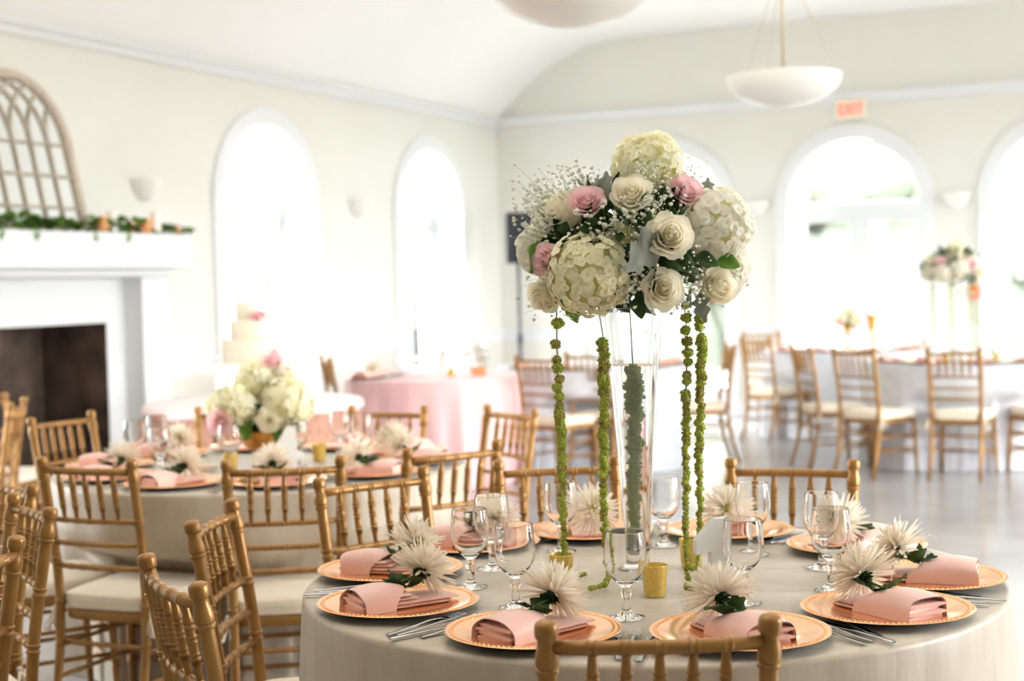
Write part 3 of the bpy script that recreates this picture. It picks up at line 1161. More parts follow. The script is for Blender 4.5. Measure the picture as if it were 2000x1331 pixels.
for x, y, lab in [(-.102, 3.299, 'leftmost of the goblets on the near table, before the left rear plate'), (-.057, 3.499, 'behind the leftmost goblet on the near table'),
                  (-.005, 3.074, 'behind the flower of the left front-most plate on the near table'), (.211, 2.961, 'standing before the glass vase on the near table'),
                  (.109, 3.704, 'behind the left hanging green strand on the near table'), (.365, 3.754, 'just behind and right of the glass vase'),
                  (.563, 3.607, 'before the empty chair right of the number 1'), (.688, 3.416, 'half hidden at the right of the near table'),
                  (.659, 3.18, 'rightmost of the goblets in front on the near table'), (.458, 3.071, 'just right of the white number 1')]:
    tag(put('water_goblet', GOBLET, None, plan(x, y, .7612)), 'clear water goblet ' + lab, 'glass', 'goblets on the near table')
for x, y, lab in [(-1.441, 5.763, 'leftmost of the goblets on the left table'), (-1.402, 5.957, 'behind the leftmost pair of goblets on the left table'),
                  (-1.267, 5.422, 'second of the goblets on the left table, before the tall one'), (-1.03, 5.494, 'left of the gold bowl on the left table'),
                  (-.803, 5.60, 'right beside the white numeral on the left table'), (-.682, 5.945, 'behind the gold votive on the left table'),
                  (-.58, 5.785, 'rightmost of the goblets on the left table'), (-1.222, 6.306, 'at the rear of the left table beside the flowers')]:
    tag(put('water_goblet', GOBLET, None, plan(x, y, .7612)), 'clear water goblet ' + lab, 'glass', 'goblets on the left table')


def votive(x, y, lab, group, z=.7612):
    t = tag(put('votive_holder', VOTIVE, None, plan(x, y, z)), lab, 'candle holder', group)
    put('tealight', VCANDLE, t)
    return t


votive(.096, 3.308, 'gold mercury glass votive under the left hanging green strand', 'gold votives on the near table')
votive(.286, 3.161, 'gold mercury glass votive before the foot of the glass vase', 'gold votives on the near table')
votive(.398, 3.466, 'gold mercury glass votive behind the white number 1', 'gold votives on the near table')
votive(-.74, 5.751, 'gold votive right of the white numeral on the left table', 'gold votives on the left table')
votive(-1.03, 5.50, 'gold votive left of the white numeral on the left table', 'gold votives on the left table')
votive(-.436, 10.70, 'small gold votive on the pink cloth table', 'votives on the far tables', .764)
tag(put('small_dish', MB().lathe([(0, 0), (.022, 0), (.026, .004), (.045, .024), (.047, .026), (.043, .025), (.024, .007), (0, .006)], 32).mesh('small_dish', 'beige', True), None, plan(-1.12, 5.50, .7612)),
    'small beige dish by the goblets on the left table', 'dish')

# numerals
ONE = [(.038, 0), (.038, .156), (.006, .156), (-.037, .112), (-.037, .082), (-.004, .088), (-.004, 0)]
tag(put('table_number', MB().prism(ONE, -.011, .011).mesh('table_number', 'white_paint', True), None, plan(.409, 3.19, .7612), YAW + R(14)), 'thick white wooden number 1 standing on the near table', 'table number')
FOUR = [(.022, 0), (.022, .036), (.044, .036), (.044, .062), (.022, .062), (.022, .156), (-.012, .156), (-.068, .062), (-.068, .036), (-.012, .036), (-.012, 0)]
tag(put('table_number', MB().prism(FOUR, -.011, .011, holes=[[(-.012, .062), (-.012, .082), (-.024, .062)]]).mesh('table_number', 'white_paint', True), None, plan(-.815, 5.52, .7612), YAW + R(10)), 'white wooden numeral standing before the gold bowl', 'table number')


# ------------------------------------------------------------------ flowers
def floret_mesh(q=None):
    mb = MB()
    for i in range(4):
        a = pi / 2 * i
        rows = []
        for t, hw, h in ((.0, .0015, 0), (.3, .0058, .0022), (.65, .0075, .0030), (.9, .0052, .0024), (1., .0012, .0016)):
            c = V((.0125 * t * cos(a), .0125 * t * sin(a), h))
            s_ = V((-sin(a), cos(a), 0))
            rows.append([c - s_ * hw + V((0, 0, .0012)), c, c + s_ * hw + V((0, 0, .0012))])
        mb.grid(rows)
    mb.ico((0, 0, .002), .0014, 1)
    return mb


FLORET = floret_mesh()
FL_G = FLORET.mesh('floret', 'hydr')
FL_W = FLORET.mesh('floret', 'hydr_w')


def hydrangea(parent, loc, r, axis, white=False, singles=0, view=V((0, -1, .1)), seed=0):
    """a mophead: florets over a ball; those towards VIEW are separate sub-parts when singles > 0"""
    q = random.Random(seed)
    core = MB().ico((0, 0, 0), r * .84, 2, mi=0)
    N = int(250 * (r / .08) ** 1.6) if singles else 170
    sc0 = .98 if singles else r * 14
    cand = []
    for i in range(N):
        z = 1 - 1.72 * (i + .5) / N
        a = i * 2.39996
        d = V((math.sqrt(max(0, 1 - z * z)) * cos(a), math.sqrt(max(0, 1 - z * z)) * sin(a), z))
        d = (d + V((q.uniform(-.1, .1), q.uniform(-.1, .1), q.uniform(-.1, .1)))).normalized()
        cand.append((aim(axis) @ d, q.uniform(.88, 1.03) + .07 * sin(4 * d.x + seed) * sin(5 * d.y + 2 * seed) + .05 * sin(7 * d.z + 5 * d.x), q.uniform(0, 6.28), sc0 * q.uniform(.85, 1.2)))
    h_parts, rest = [], []
    for c in cand:
        (h_parts if singles and c[0].dot(view) > .05 and len(h_parts) < singles else rest).append(c)
    for d, rr, ro, s_ in rest:
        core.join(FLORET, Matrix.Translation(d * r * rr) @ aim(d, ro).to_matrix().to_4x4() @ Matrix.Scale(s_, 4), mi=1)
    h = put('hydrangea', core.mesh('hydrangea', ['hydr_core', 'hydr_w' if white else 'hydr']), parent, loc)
    for d, rr, ro, s_ in h_parts:
        tilt = (d + V((q.uniform(-.25, .25), q.uniform(-.25, .25), q.uniform(-.25, .25)))).normalized()
        put('floret', FL_W if white else FL_G, h, d * r * rr, aim(tilt, ro), s_)
    return h


def rose_petal(ro, zt, zb, span, curl, twist, seed):
    """unit rose petal round the z axis"""
    q = random.Random(seed)
    rows = []
    for i in range(7):
        t = i / 6
        row = []
        for j in range(8):
            s_ = -1 + 2 * j / 7
            tt = t * (1 - .16 * s_ * s_ + .03 * sin(5 * s_ + seed))
            r_ = ro * (.30 + .70 * math.sin(min(1., tt * 1.15) * pi / 2)) + .035 * s_ * twist
            z = zb + (zt - zb) * tt
            if tt > .68:
                e = (tt - .68) / .32
                r_ += curl * e * e * (.6 + .4 * (1 - s_ * s_))
                z -= curl * .55 * e * e
            a = span / 2 * s_
            row.append(V((r_ * cos(a), r_ * sin(a), z)))
        rows.append(row)
    a = MB().grid(rows)
    return a


ROSE_SPEC = []
for lay, (cnt, ro, zt, zb, sp, curl) in enumerate([(3, .15, .62, -.3, 2.6, 0.), (3, .27, .60, -.4, 2.3, .03), (4, .42, .55, -.5, 2.0, .07), (5, .58, .47, -.6, 1.75, .12), (5, .75, .36, -.7, 1.6, .2), (6, .90, .22, -.75, 1.45, .26)]):
    for i in range(cnt):
        ROSE_SPEC.append((lay, 2 * pi * i / cnt + lay * .9 + rnd.uniform(-.15, .15), rose_petal(ro, zt + rnd.uniform(-.03, .03), zb, sp, curl, 1, lay * 10 + i)))
PET = {}
for key in ('rose', 'rose_p'):
    PET[key] = [(lay, a, mb.mesh('petal', key)) for lay, a, mb in ROSE_SPEC]
ROSE_CORE = {key: MB().lathe([(0, -.8), (.25, -.72), (.55, -.5), (.62, -.2), (.3, -.1), (.1, .2), (.09, .5), (0, .56)], 16).mesh('rose', key) for key in ('rose', 'rose_p')}


def rose(parent, loc, r, axis, kind='rose', bud=False, single=True):
    q = aim(axis, rnd.uniform(0, 6))
    if single:
        o = put('rose', ROSE_CORE[kind], parent, loc, q, r)
        for lay, a, me in PET[kind]:
            if bud and lay == 5:
                continue
            sc = (1, 1, 1) if not bud else (.82, .82, 1.25)
            put('petal', me, o, rot=(0, 0, a), sc=sc)
        return o
    key = 'rose_joined_' + kind
    if key not in CH:
        j = MB()
        for lay, a, mb in ROSE_SPEC:
            j.join(mb, Matrix.Rotation(a, 4, 'Z'))
        CH[key] = j.mesh('rose', kind)
    return put('rose', CH[key], parent, loc, q, r)


SILVER = [leaf_mb(.09, .036, 3, .28, .15, .15, 18, 6, .62).mesh('dusty_miller_leaf', 'silver'), leaf_mb(.07, .020, 3, .35, .2, .3, 18, 4, .7).mesh('dusty_miller_leaf', 'silver')]
GLEAF = [leaf_mb(.06, .024, 0, 0, .25, .25, 10, 4, .8).mesh('leaf', 'fresh'), leaf_mb(.06, .022, 5, .12, .2, .3, 16, 4, .7).mesh('leaf', 'fresh'), leaf_mb(.055, .020, 0, 0, .2, .3, 10, 4, .8).mesh('leaf', 'green')]


def foliage(n, rx, rz, L, seed, matname='green'):
    q = random.Random(seed)
    mb = MB()
    lf_ = leaf_mb(L, L * .3, 0, 0, .25, .3, 5, 2)
    for i in range(n):
        d = V((q.gauss(0, 1), q.gauss(0, 1), q.gauss(0, 1))).normalized()
        rr = q.uniform(.35, 1) ** .5
        p = V((d.x * rx * rr, d.y * rx * rr, d.z * rz * rr))
        t = (d + V((q.uniform(-.8, .8), q.uniform(-.8, .8), q.uniform(-.8, .8)))).normalized()
        rot = V((1, 0, 0)).rotation_difference(t) @ Quaternion((1, 0, 0), q.uniform(0, 6.28))
        mb.join(lf_, Matrix.Translation(p) @ rot.to_matrix().to_4x4() @ Matrix.Scale(q.uniform(.6, 1.2), 4))
    return mb.mesh('foliage', matname)


def babys_breath(clouds, seed):
    """clouds: (centre, radii, count); blossoms on hair-thin stems"""
    q = random.Random(seed)
    mb = MB()
    for c, rad, cnt, org in clouds:
        c, org = V(c), V(org)
        for i in range(cnt):
            d = V([max(-1., min(1., q.gauss(0, .5))) for _ in range(3)])
            p = c + V((d.x * rad[0], d.y * rad[1], d.z * rad[2]))
            r_ = q.choice((.0022, .003, .0038, .0046))
            mb.ico(p, r_ * q.uniform(.85, 1.1), 2, (1, 1, .85), mi=0)
            if i % 3 == 0:
                mid = (p * .6 + org * .4) + V((q.uniform(-.02, .02), q.uniform(-.02, .02), q.uniform(-.004, .02)))
                mb.tube([org + (p - org) * .15, mid, p], .0004, 3, False, mi=1)
    return mb.mesh('babys_breath', ['gyp', 'gyp_stem'])


def strand(path, clusters, seed, dull=.3, r0=.012, r1=.006, lumps=16, mats=('amar', 'amar_dull', 'stem')):
    """amaranth tassel: knots of tiny blossoms along a stem; clusters: list of path fractions"""
    q = random.Random(seed)
    path = [V(p) for p in path]
    ls = [0]
    for a, b in zip(path, path[1:]):
        ls.append(ls[-1] + (b - a).length)

    def at(t):
        d = t * ls[-1]
        for i in range(len(path) - 1):
            if d <= ls[i + 1]:
                return path[i].lerp(path[i + 1], (d - ls[i]) / max(1e-6, ls[i + 1] - ls[i]))
        return path[-1]
    mb = MB()
    mb.tube([at(i / 40) for i in range(41)], .0016, 6, mi=2)
    for t in clusters:
        c = at(t) + V((q.uniform(-.003, .003), q.uniform(-.003, .003), 0))
        rr = (r0 + (r1 - r0) * t) * q.uniform(.85, 1.15)
        mi = 1 if q.random() < dull else 0
        for k_ in range(lumps):
            d = V((q.gauss(0, 1), q.gauss(0, 1), q.gauss(0, 1))).normalized()
            mb.ico(c + V((d.x * rr * .84, d.y * rr * .84, d.z * rr * .75)), rr * q.uniform(.15, .27), 1, mi=mi)
        mb.ico(c, rr * .8, 2, mi=mi)
    return mb.mesh('amaranth_strand', mats)


def span(a, b, n):
    return [a + (b - a) * i / (n - 1) for i in range(n)]


# --- trumpet vase and tall arrangement on the near table (local axes: plan axes)
VX, VY = .268, 3.36
VASE_P = [(0, 0), (.050, 0), (.054, .003), (.053, .008), (.034, .020), (.026, .034), (.0262, .05), (.0300, .12), (.0395, .27), (.0530, .45), (.0665, .592), (.0680, .600), (.0660, .6005),
          (.0505, .45), (.0370, .27), (.0275, .12), (.0235, .062), (.012, .052), (0, .050)]
vase = tag(put('trumpet_vase', MB().lathe(VASE_P, 56).mesh('trumpet_vase', 'glass', True), None, plan(VX, VY, .7612), YAW), 'tall clear trumpet vase half full of water on the near table', 'vase')
WAT_P = [(0, .0502), (.0122, .0522), (.0237, .0622), (.0277, .12), (.0372, .27), (.0507, .45), (.0527, .474), (.051, .4732), (0, .473)]
put('water', MB().lathe(WAT_P, 56).mesh('water', 'water', True), vase)

arr = thing('tall_flower_arrangement', 'large ball of hydrangeas and roses with hanging green strands on the trumpet vase', 'flower arrangement', plan(VX, VY, 1.3612), YAW)


def A(x, y, z):
    return V((x - .003, y, z - 1.3612))


VIEW = V((0, -1, .05))
hydrangea(arr, A(-.101, -.15, 1.436), .084, (-.2, -1, .25), False, 82, VIEW, 1)
hydrangea(arr, A(.178, -.05, 1.534), .080, (.5, -1, .15), True, 72, VIEW, 2)
hydrangea(arr, A(.04, 0, 1.665), .078, (.0, -.6, 1), False, 66, VIEW, 3)
hydrangea(arr, A(.205, .06, 1.445), .062, (1, -.4, -.2), True, 38, VIEW, 4)
hydrangea(arr, A(-.190, .03, 1.495), .055, (-1, -.4, .2), True, 30, VIEW, 5)
hydrangea(arr, A(.02, .16, 1.50), .085, (0, 1, .3), False, 0, VIEW, 6)
hydrangea(arr, A(-.13, .11, 1.55), .075, (-.7, .8, .4), True, 0, VIEW, 7)
rose(arr, A(.067, -.20, 1.512), .046, (.08, -1, .22))
rose(arr, A(.051, -.195, 1.402), .042, (.05, -1, .05))
rose(arr, A(-.005, -.13, 1.605), .042, (-.1, -.95, .55))
rose(arr, A(-.188, -.06, 1.398), .055, (-.45, -.6, -.5), bud=True)
rose(arr, A(.176, -.10, 1.403), .056, (.35, -.75, .25), bud=True)
rose(arr, A(-.148, -.07, 1.575), .054, (-.8, -.55, .4), bud=True)
rose(arr, A(-.099, -.12, 1.592), .038, (-.1, -.85, .6), 'rose_p')
rose(arr, A(.117, -.08, 1.612), .037, (.3, -.8, .55), 'rose_p')
rose(arr, A(-.190, -.13, 1.470), .034, (-.5, -.8, .1), 'rose_p')
for p, yaw_, pit_, roll_, k_, s_ in [((.045, -.205, 1.497), 205, 28, 70, 0, 1.2), ((-.075, -.11, 1.585), 75, -65, 40, 1, 1.0), ((-.055, -.10, 1.60), 100, -70, -30, 1, .95), ((-.04, -.13, 1.565), 60, -30, 80, 1, .8),
                                     ((.172, .0, 1.60), 70, -70, 20, 1, .75), ((.128, .0, 1.62), 95, -75, 60, 1, .7), ((.135, -.13, 1.385), 280, 60, 30, 1, .85), ((-.09, -.02, 1.60), 120, -60, 10, 1, .9), ((.115, -.14, 1.40), 250, 50, 60, 0, .55)]:
    put('dusty_miller_leaf', SILVER[k_], arr, A(*p), (R(roll_), R(pit_), R(yaw_)), s_)
for p, yaw_, pit_, roll_, k_, s_ in [((-.185, -.09, 1.50), 210, 40, 60, 0, 1.3), ((-.150, -.12, 1.385), 330, 55, 40, 1, .95), ((.004, -.16, 1.39), 270, 75, 20, 2, .9), ((.06, -.17, 1.462), 0, 10, 60, 2, 1.3), ((.12, -.14, 1.46), 0, 0, 50, 2, 1.1),
                                     ((.18, -.09, 1.46), 340, 10, 60, 0, .8), ((-.03, -.12, 1.60), 30, -40, 30, 0, .8), ((.0, -.14, 1.55), 300, 20, 40, 2, 1.2), ((-.07, -.16, 1.53), 200, -10, 60, 2, 1.0), ((.03, -.18, 1.45), 250, 60, 30, 2, 1.0)]:
    put('leaf', GLEAF[k_], arr, A(*p), (R(roll_), R(pit_), R(yaw_)), s_)
stuff(put('foliage', foliage(420, .175, .125, .045, 3), arr, A(0, 0, 1.50)))
O = A(0, 0, 1.42)
stuff(put('babys_breath', babys_breath([(A(-.17, -.04, 1.59), (.085, .05, .085), 260, O), (A(-.205, -.02, 1.54), (.06, .05, .07), 150, O), (A(-.09, .0, 1.645), (.07, .05, .04), 70, O), (A(.045, -.09, 1.655), (.055, .02, .04), 60, O),
                                        (A(.0, -.17, 1.535), (.07, .03, .06), 120, O), (A(-.07, -.16, 1.53), (.07, .03, .04), 90, O), (A(.06, -.13, 1.59), (.05, .03, .05), 80, O), (A(.115, -.17, 1.43), (.04, .03, .06), 70, O),
                                        (A(-.01, -.19, 1.42), (.035, .02, .06), 60, O), (A(-.20, -.05, 1.40), (.05, .04, .06), 50, O), (A(.21, -.04, 1.41), (.04, .04, .05), 50, O), (A(.06, -.12, 1.365), (.08, .03, .02), 24, O), (A(-.19, -.10, 1.45), (.04, .03, .06), 50, O), (A(.13, 0, 1.66), (.06, .03, .03), 20, O), (A(-.06, -.05, 1.36), (.1, .03, .02), 14, O)], 5), arr))
ST = [([(-.167, -.06, 1.40), (-.167, -.06, 1.34), (-.168, -.06, 1.296), (-.166, -.06, 1.168), (-.163, -.06, 1.034), (-.163, -.058, .922), (-.161, -.05, .826), (-.158, -.03, .772), (-.14, -.01, .770), (-.115, 0, .772)], [.10, .165, .215, .24] + span(.275, .33, 3) + span(.36, 1, 40), .015, .007, .25),
      ([(-.08, -.06, 1.40), (-.075, -.06, 1.352), (-.067, -.06, 1.299), (-.069, -.06, 1.143), (-.074, -.06, .976), (-.072, -.07, .852), (-.069, -.09, .790), (-.075, -.12, .772), (-.11, -.15, .7705)], span(.165, 1, 50), .0165, .007, .2),
      ([(.108, -.06, 1.40), (.111, -.06, 1.35), (.115, -.06, 1.294), (.11, -.06, 1.183), (.106, -.06, 1.027), (.102, -.08, .871), (.095, -.15, .778), (.088, -.17, .771), (.104, -.185, .7705)], [.05, .09, .13, .165, .2, .23, .27, .29] + span(.33, 1, 44), .0135, .006, .45),
      ([(.142, -.06, 1.39), (.144, -.06, 1.332), (.145, -.06, 1.271), (.14, -.06, 1.138), (.136, -.05, 1.026), (.138, -.03, .914), (.139, 0, .813), (.135, .02, .775), (.115, .025, .771)], [.06, .085, .11] + span(.15, 1, 46), .0145, .006, .35),
      ([(-.004, 0, 1.37), (0, 0, 1.25), (.004, .0, 1.12), (.0, .002, .98), (-.003, .0, .90), (-.005, 0, .83)], span(.27, 1, 36), .021, .010, .1)]
for i, (pth, cl_, ra, rb, du) in enumerate(ST):
    put('amaranth_strand', strand([A(*p) for p in pth], cl_, 20 + i, du, ra, rb, 42 if i < 4 else 22, ('amar', 'amar_dull', 'stem') if i < 4 else ('amar_washed', 'amar_washed', 'stem')), arr)

# --- low arrangement in a gold compote on the left table
bowl_m = MB().lathe([(0, 0), (.040, 0), (.042, .004), (.016, .012), (.013, .024), (.030, .034), (.062, .060), (.080, .095), (.084, .112), (.081, .112), (.074, .092), (.055, .062), (0, .045)], 40).mesh('compote_bowl', 'gold_bowl', True)


def low_arrangement(x, y, z, lab_b, lab_f, sc=1.):
    b = tag(put('compote_bowl', bowl_m, None, plan(x, y, z), YAW, (sc * 1.12, sc * 1.12, sc)), lab_b, 'bowl', 'gold bowls of flowers')
    f = thing('low_flower_arrangement', lab_f, 'flower arrangement', plan(x, y, z + .122 * sc), YAW, 'low flower arrangements in gold bowls', sc)
    hydrangea(f, (-.085, -.07, .075), .075, (-.3, -1, .3), False, 0, VIEW, 11)
    hydrangea(f, (.085, -.06, .085), .088, (.4, -1, .3), False, 0, VIEW, 12)
    hydrangea(f, (-.03, .0, .150), .068, (-.1, -.6, 1), False, 0, VIEW, 13)
    hydrangea(f, (.06, .03, .140), .068, (.2, -.5, 1), True, 0, VIEW, 14)
    hydrangea(f, (-.14, .03, .06), .062, (-1, -.2, .2), False, 0, VIEW, 15)
    hydrangea(f, (.0, .09, .08), .085, (0, 1, .4), True, 0, VIEW, 16)
    rose(f, (.035, -.135, .035), .040, (.1, -1, .15), single=False)
    rose(f, (-.125, -.135, .03), .044, (-.2, -1, .0), 'rose_p', single=False)
    rose(f, (.035, -.02, .225), .034, (.1, -.6, .8), 'rose_p', single=False)
    rose(f, (-.075, .02, .16), .03, (-.5, -.6, .5), 'rose_p', single=False)
    rose(f, (.12, -.10, .02), .032, (.5, -1, 0), single=False)
    for p, yw, pi_, ro, k_, s_ in [((-.03, -.12, .03), 250, 55, 20, 1, 1.0), ((-.05, -.11, .02), 300, 60, 0, 0, .9), ((.06, -.12, .0), 290, 70, 20, 1, .8), ((-.11, -.03, .11), 190, -30, 40, 0, .9), ((-.13, -.09, .0), 230, 40, 20, 2, .9), ((.04, -.03, .20), 80, -60, 20, 0, .7)]:
        put('leaf', GLEAF[k_], f, p, (R(ro), R(pi_), R(yw)), s_)
    stuff(put('foliage', foliage(110, .12, .07, .05, 9), f, (0, 0, .06)))
    return f


low_arrangement(-.94, 5.74, .7612, 'gold footed bowl holding flowers in the middle of the left table', 'low mound of cream hydrangeas with pink roses in the bowl on the left table', 1.12)
low_arrangement(2.93, 13.3, .90, 'gold bowl raised on a stand below the middle back window', 'pale flowers in the raised bowl below the middle back window', .62)
tag(put('gold_stand', MB().lathe([(0, 0), (.06, 0), (.06, .01), (.014, .03), (.012, .11), (.04, .130), (.04, .138), (0, .138)], 24).mesh('gold_stand', 'gold_bowl', True), None, plan(2.93, 13.3, .762)), 'slim gold stand under the flower bowl by the back window', 'stand')
tag(put('flute_vase', MB().lathe([(0, 0), (.035, 0), (.036, .006), (.010, .02), (.010, .08), (.04, .27), (.045, .30), (.042, .30), (.008, .085), (0, .08)], 24).mesh('flute_vase', 'gold_bowl', True), None, plan(3.12, 13.2, .762)), 'slender gold flute vase right of the raised flower bowl', 'vase')

# --- second tall arrangement on the white table
vase2 = tag(put('trumpet_vase', vase.data, None, plan(3.28, 11.3, .7612), YAW), 'clear trumpet vase on the white table before the back windows', 'vase', None)
arr2 = thing('tall_flower_arrangement', 'round flower ball with green strands on the white table by the windows', 'flower arrangement', plan(3.28, 11.3, 1.36), YAW)
for i, (x, y, z, r_, wh) in enumerate([(-.1, -.1, .06, .08, True), (.12, -.06, .1, .08, True), (.02, -.02, .20, .075, False), (.0, -.14, .08, .075, True), (-.12, .08, .1, .08, False), (.1, .1, .1, .085, False), (-.17, 0, .05, .06, True), (.19, 0, .05, .06, True)]):
    hydrangea(arr2, (x, y, z), r_, V((x, y, z - .03)), wh, 0, VIEW, 30 + i)
for x, y, z, k_ in [(-.13, -.14, .13, 'rose_p'), (.09, -.16, .11, 'rose_p'), (.0, -.12, .17, 'rose'), (.16, -.12, .03, 'rose'), (-.03, -.17, .03, 'rose')]:
    rose(arr2, (x, y, z), .042, (x, y - .1, z), k_, single=False)
stuff(put('foliage', foliage(160, .20, .12, .055, 12), arr2, (0, 0, .10)))
for x, y, du in ((-.17, -.06, .2), (-.06, -.12, .2), (.10, -.1, .4), (.17, 0, .2)):
    put('amaranth_strand', strand([(x, y, .02), (x, y, -.2), (x + .005, y, -.45), (x, y, -.585), (x + .02, y - .03, -.592)], span(.1, 1, 24), 40 + int(x * 100), du, .016, .008, 6), arr2)

# things on the far tables
tag(put('hurricane_vase', MB().lathe([(0, .05), (.045, .05), (.055, .06), (.075, .12), (.060, .19), (.050, .215), (.054, .235), (.050, .234), (.056, .19), (.071, .12), (.052, .064), (0, .056)], 32).mesh('hurricane_vase', 'glass', True), None, plan(-.24, 10.8, .764)), 'round clear glass vase with copper foot on the pink cloth table', 'vase')
put('copper_foot', MB().lathe([(0, 0), (.046, 0), (.05, .004), (.054, .052), (0, .052)], 32).mesh('copper_foot', 'copper', True), bpy.data.objects['hurricane_vase'])
tag(put('glass_bowl', MB().lathe([(0, 0), (.07, 0), (.13, .03), (.165, .10), (.150, .17), (.135, .195), (.131, .194), (.146, .17), (.160, .10), (.126, .034), (.066, .006), (0, .006)], 40).mesh('glass_bowl', 'glass', True), None, plan(-.87, 10.95, .764)), 'large round clear glass bowl on the pink cloth table', 'bowl')
tag(put('charger_plate', PLATE, None, plan(-1.02, 10.72, .764)), 'copper charger plate at the left of the pink cloth table', 'plate', 'copper charger plates on the far tables')
nn = thing('folded_napkin', 'blush pink napkin on the plate of the pink cloth table', 'napkin', plan(-1.02, 10.72, .764), YAW + 1, 'pink napkins on the far tables')
for q in NF:
    put('napkin_fold', q, nn)
put('napkin_flap', FLAP, nn)
fl = thing('spider_chrysanthemum', 'white chrysanthemum on the plate of the pink cloth table', 'flower', plan(-.99, 10.75, .834), YAW, 'white chrysanthemums on the far tables')
stuff(put('petals', MUM[0], fl, rot=(R(50), 0, 0)))
put('calyx', CALYX, fl, rot=(R(50), 0, 0))
for j, (cx, nm) in enumerate(((T4, 'white table before the back windows'), (T5, 'table below the middle back window'), (T7, 'table behind the glass vase'))):
    wheres = ['at the left', 'at the left front', 'at the front', 'at the right front', 'at the right'] if True else []
    for i, a in enumerate((-170, -134, -98, -62, -26)):
        p = plan(*polar(cx, .58, a + 10 * j), .7615)
        w_ = '%s of the %s' % (wheres[i], nm)
        tag(put('charger_plate', PLATE, None, p), 'copper plate ' + w_, 'plate', 'copper charger plates on the far tables')
        n_ = thing('folded_napkin', 'pink napkin ' + w_, 'napkin', p, R(a + 180 + 10 * j) + YAW, 'pink napkins on the far tables')
        for q in NF[:3]:
            put('napkin_fold', q, n_)
        put('napkin_flap', FLAP, n_)
        g = plan(*polar(cx, .40, a + 10 * j + 16), .7612)
        tag(put('water_goblet', GOBLET, None, g), 'clear goblet ' + w_, 'glass', 'goblets on the far tables')
votive(3.12, 10.98, 'gold votive left of the vase on the white table', 'votives on the far tables')
votive(3.50, 11.02, 'gold votive right of the vase on the white table', 'votives on the far tables')

# cake on its stand
st = thing('cake_stand', 'square white cake stand with open legs on the blush topper', 'cake stand', plan(-1.53, 8.9, .767), YAW + R(12))
put('top', MB().box((-.215, -.215, .195), (.215, .215, .222), .006).mesh('top', 'white_paint'), st)
lg = MB().box((-.0175, -.0175, 0), (.0175, .0175, .195), .003).mesh('leg', 'white_paint')
for sx in (-1, 1):
    for sy in (-1, 1):
        put('leg', lg, st, (sx * .19, sy * .19, 0))
ck = thing('wedding_cake', 'three-tier ivory cake with pink roses on the square stand', 'cake', plan(-1.53, 8.9, .989), YAW)


def tier(r_, h):
    return MB().lathe([(0, 0), (r_ - .004, 0), (r_, .005), (r_, h - .012), (r_ - .004, h - .003), (r_ - .014, h), (0, h)], 64).mesh('tier', 'cream')


put('tier', tier(.165, .138), ck)
put('tier', tier(.118, .112), ck, (0, 0, .138))
put('tier', tier(.072, .100), ck, (-.012, 0, .250))
for p, r_ in (((.055, -.09, .268), .036), ((.082, -.07, .285), .024), ((.125, -.135, .025), .034), ((.155, -.10, .05), .03), ((.17, -.14, .015), .022)):
    rose(ck, p, r_, (.4, -1, .5), 'rose_p', single=False)
put('leaf', GLEAF[1], ck, (.13, -.14, .01), (0, R(40), R(280)), .7)

# ------------------------------------------------------------------ mantel dressing
mir = put('arched_mirror', None, None, (.285, -7.44, 1.806), None)
tag(mir, 'arched taupe window-pane mirror leaning on the wall above the mantel', 'mirror')
# local x -> along +Y (away from camera), z up, thin in local y ; lean back against the wall
lean = math.atan2(.235, 1.03)
mir.rotation_euler = (Matrix.Rotation(R(90), 3, 'Z') @ Matrix.Rotation(-lean, 3, 'X')).to_euler()
MR, MZ = .45, .60


def m_arch(r0, r1, y0, y1):
    a = [(-r1, 0)] + arch_pts(0, r1, MZ, 28) + [(r1, 0)]
    b = [(-r0, 0)] + arch_pts(0, r0, MZ, 28) + [(r0, 0)]
    rows_ = [[V((p[0], y, p[1])) for p, y in ((pa, y0), (pa, y1), (pb, y1), (pb, y0))] for pa, pb in zip(a, b)]
    return MB().grid(rows_, smooth=False, wrap=True)


put('frame', m_arch(MR - .05, MR, -.022, .016).mesh('frame', 'taupe', True), mir)
put('bottom_rail', MB().box((-MR + .05, -.02, 0), (MR - .05, .014, .06), .004).mesh('bottom_rail', 'taupe'), mir)
put('mirror_glass', MB().prism([(-MR + .045, .05)] + arch_pts(0, MR - .045, MZ, 24) + [(MR - .045, .05)], .002, .008).mesh('mirror_glass', 'mirror', True), mir)


def bar(pts, r_=.010):
    return MB().tube([(x, -.008, z) for x, z in pts], r_, 6).mesh('muntin', 'taupe')


vx = [-.24, -.08, .08, .24]
for x in vx:
    put('muntin', bar([(x, .05), (x, MZ)]), mir)
for z in (.16, .37, .58):
    put('muntin', bar([(-.40, z), (.40, z)], .008), mir)
for x in vx:
    for s in (-1, 1):
        pts = []
        rad = .40
        for i in range(13):
            a = i / 12 * 1.3
            px_, pz_ = x + s * rad * (1 - cos(a)), MZ + rad * sin(a)
            if px_ ** 2 + (pz_ - MZ) ** 2 < (MR - .04) ** 2:
                pts.append((px_, pz_))
        if len(pts) > 2:
            put('muntin', bar(pts, .009), mir)

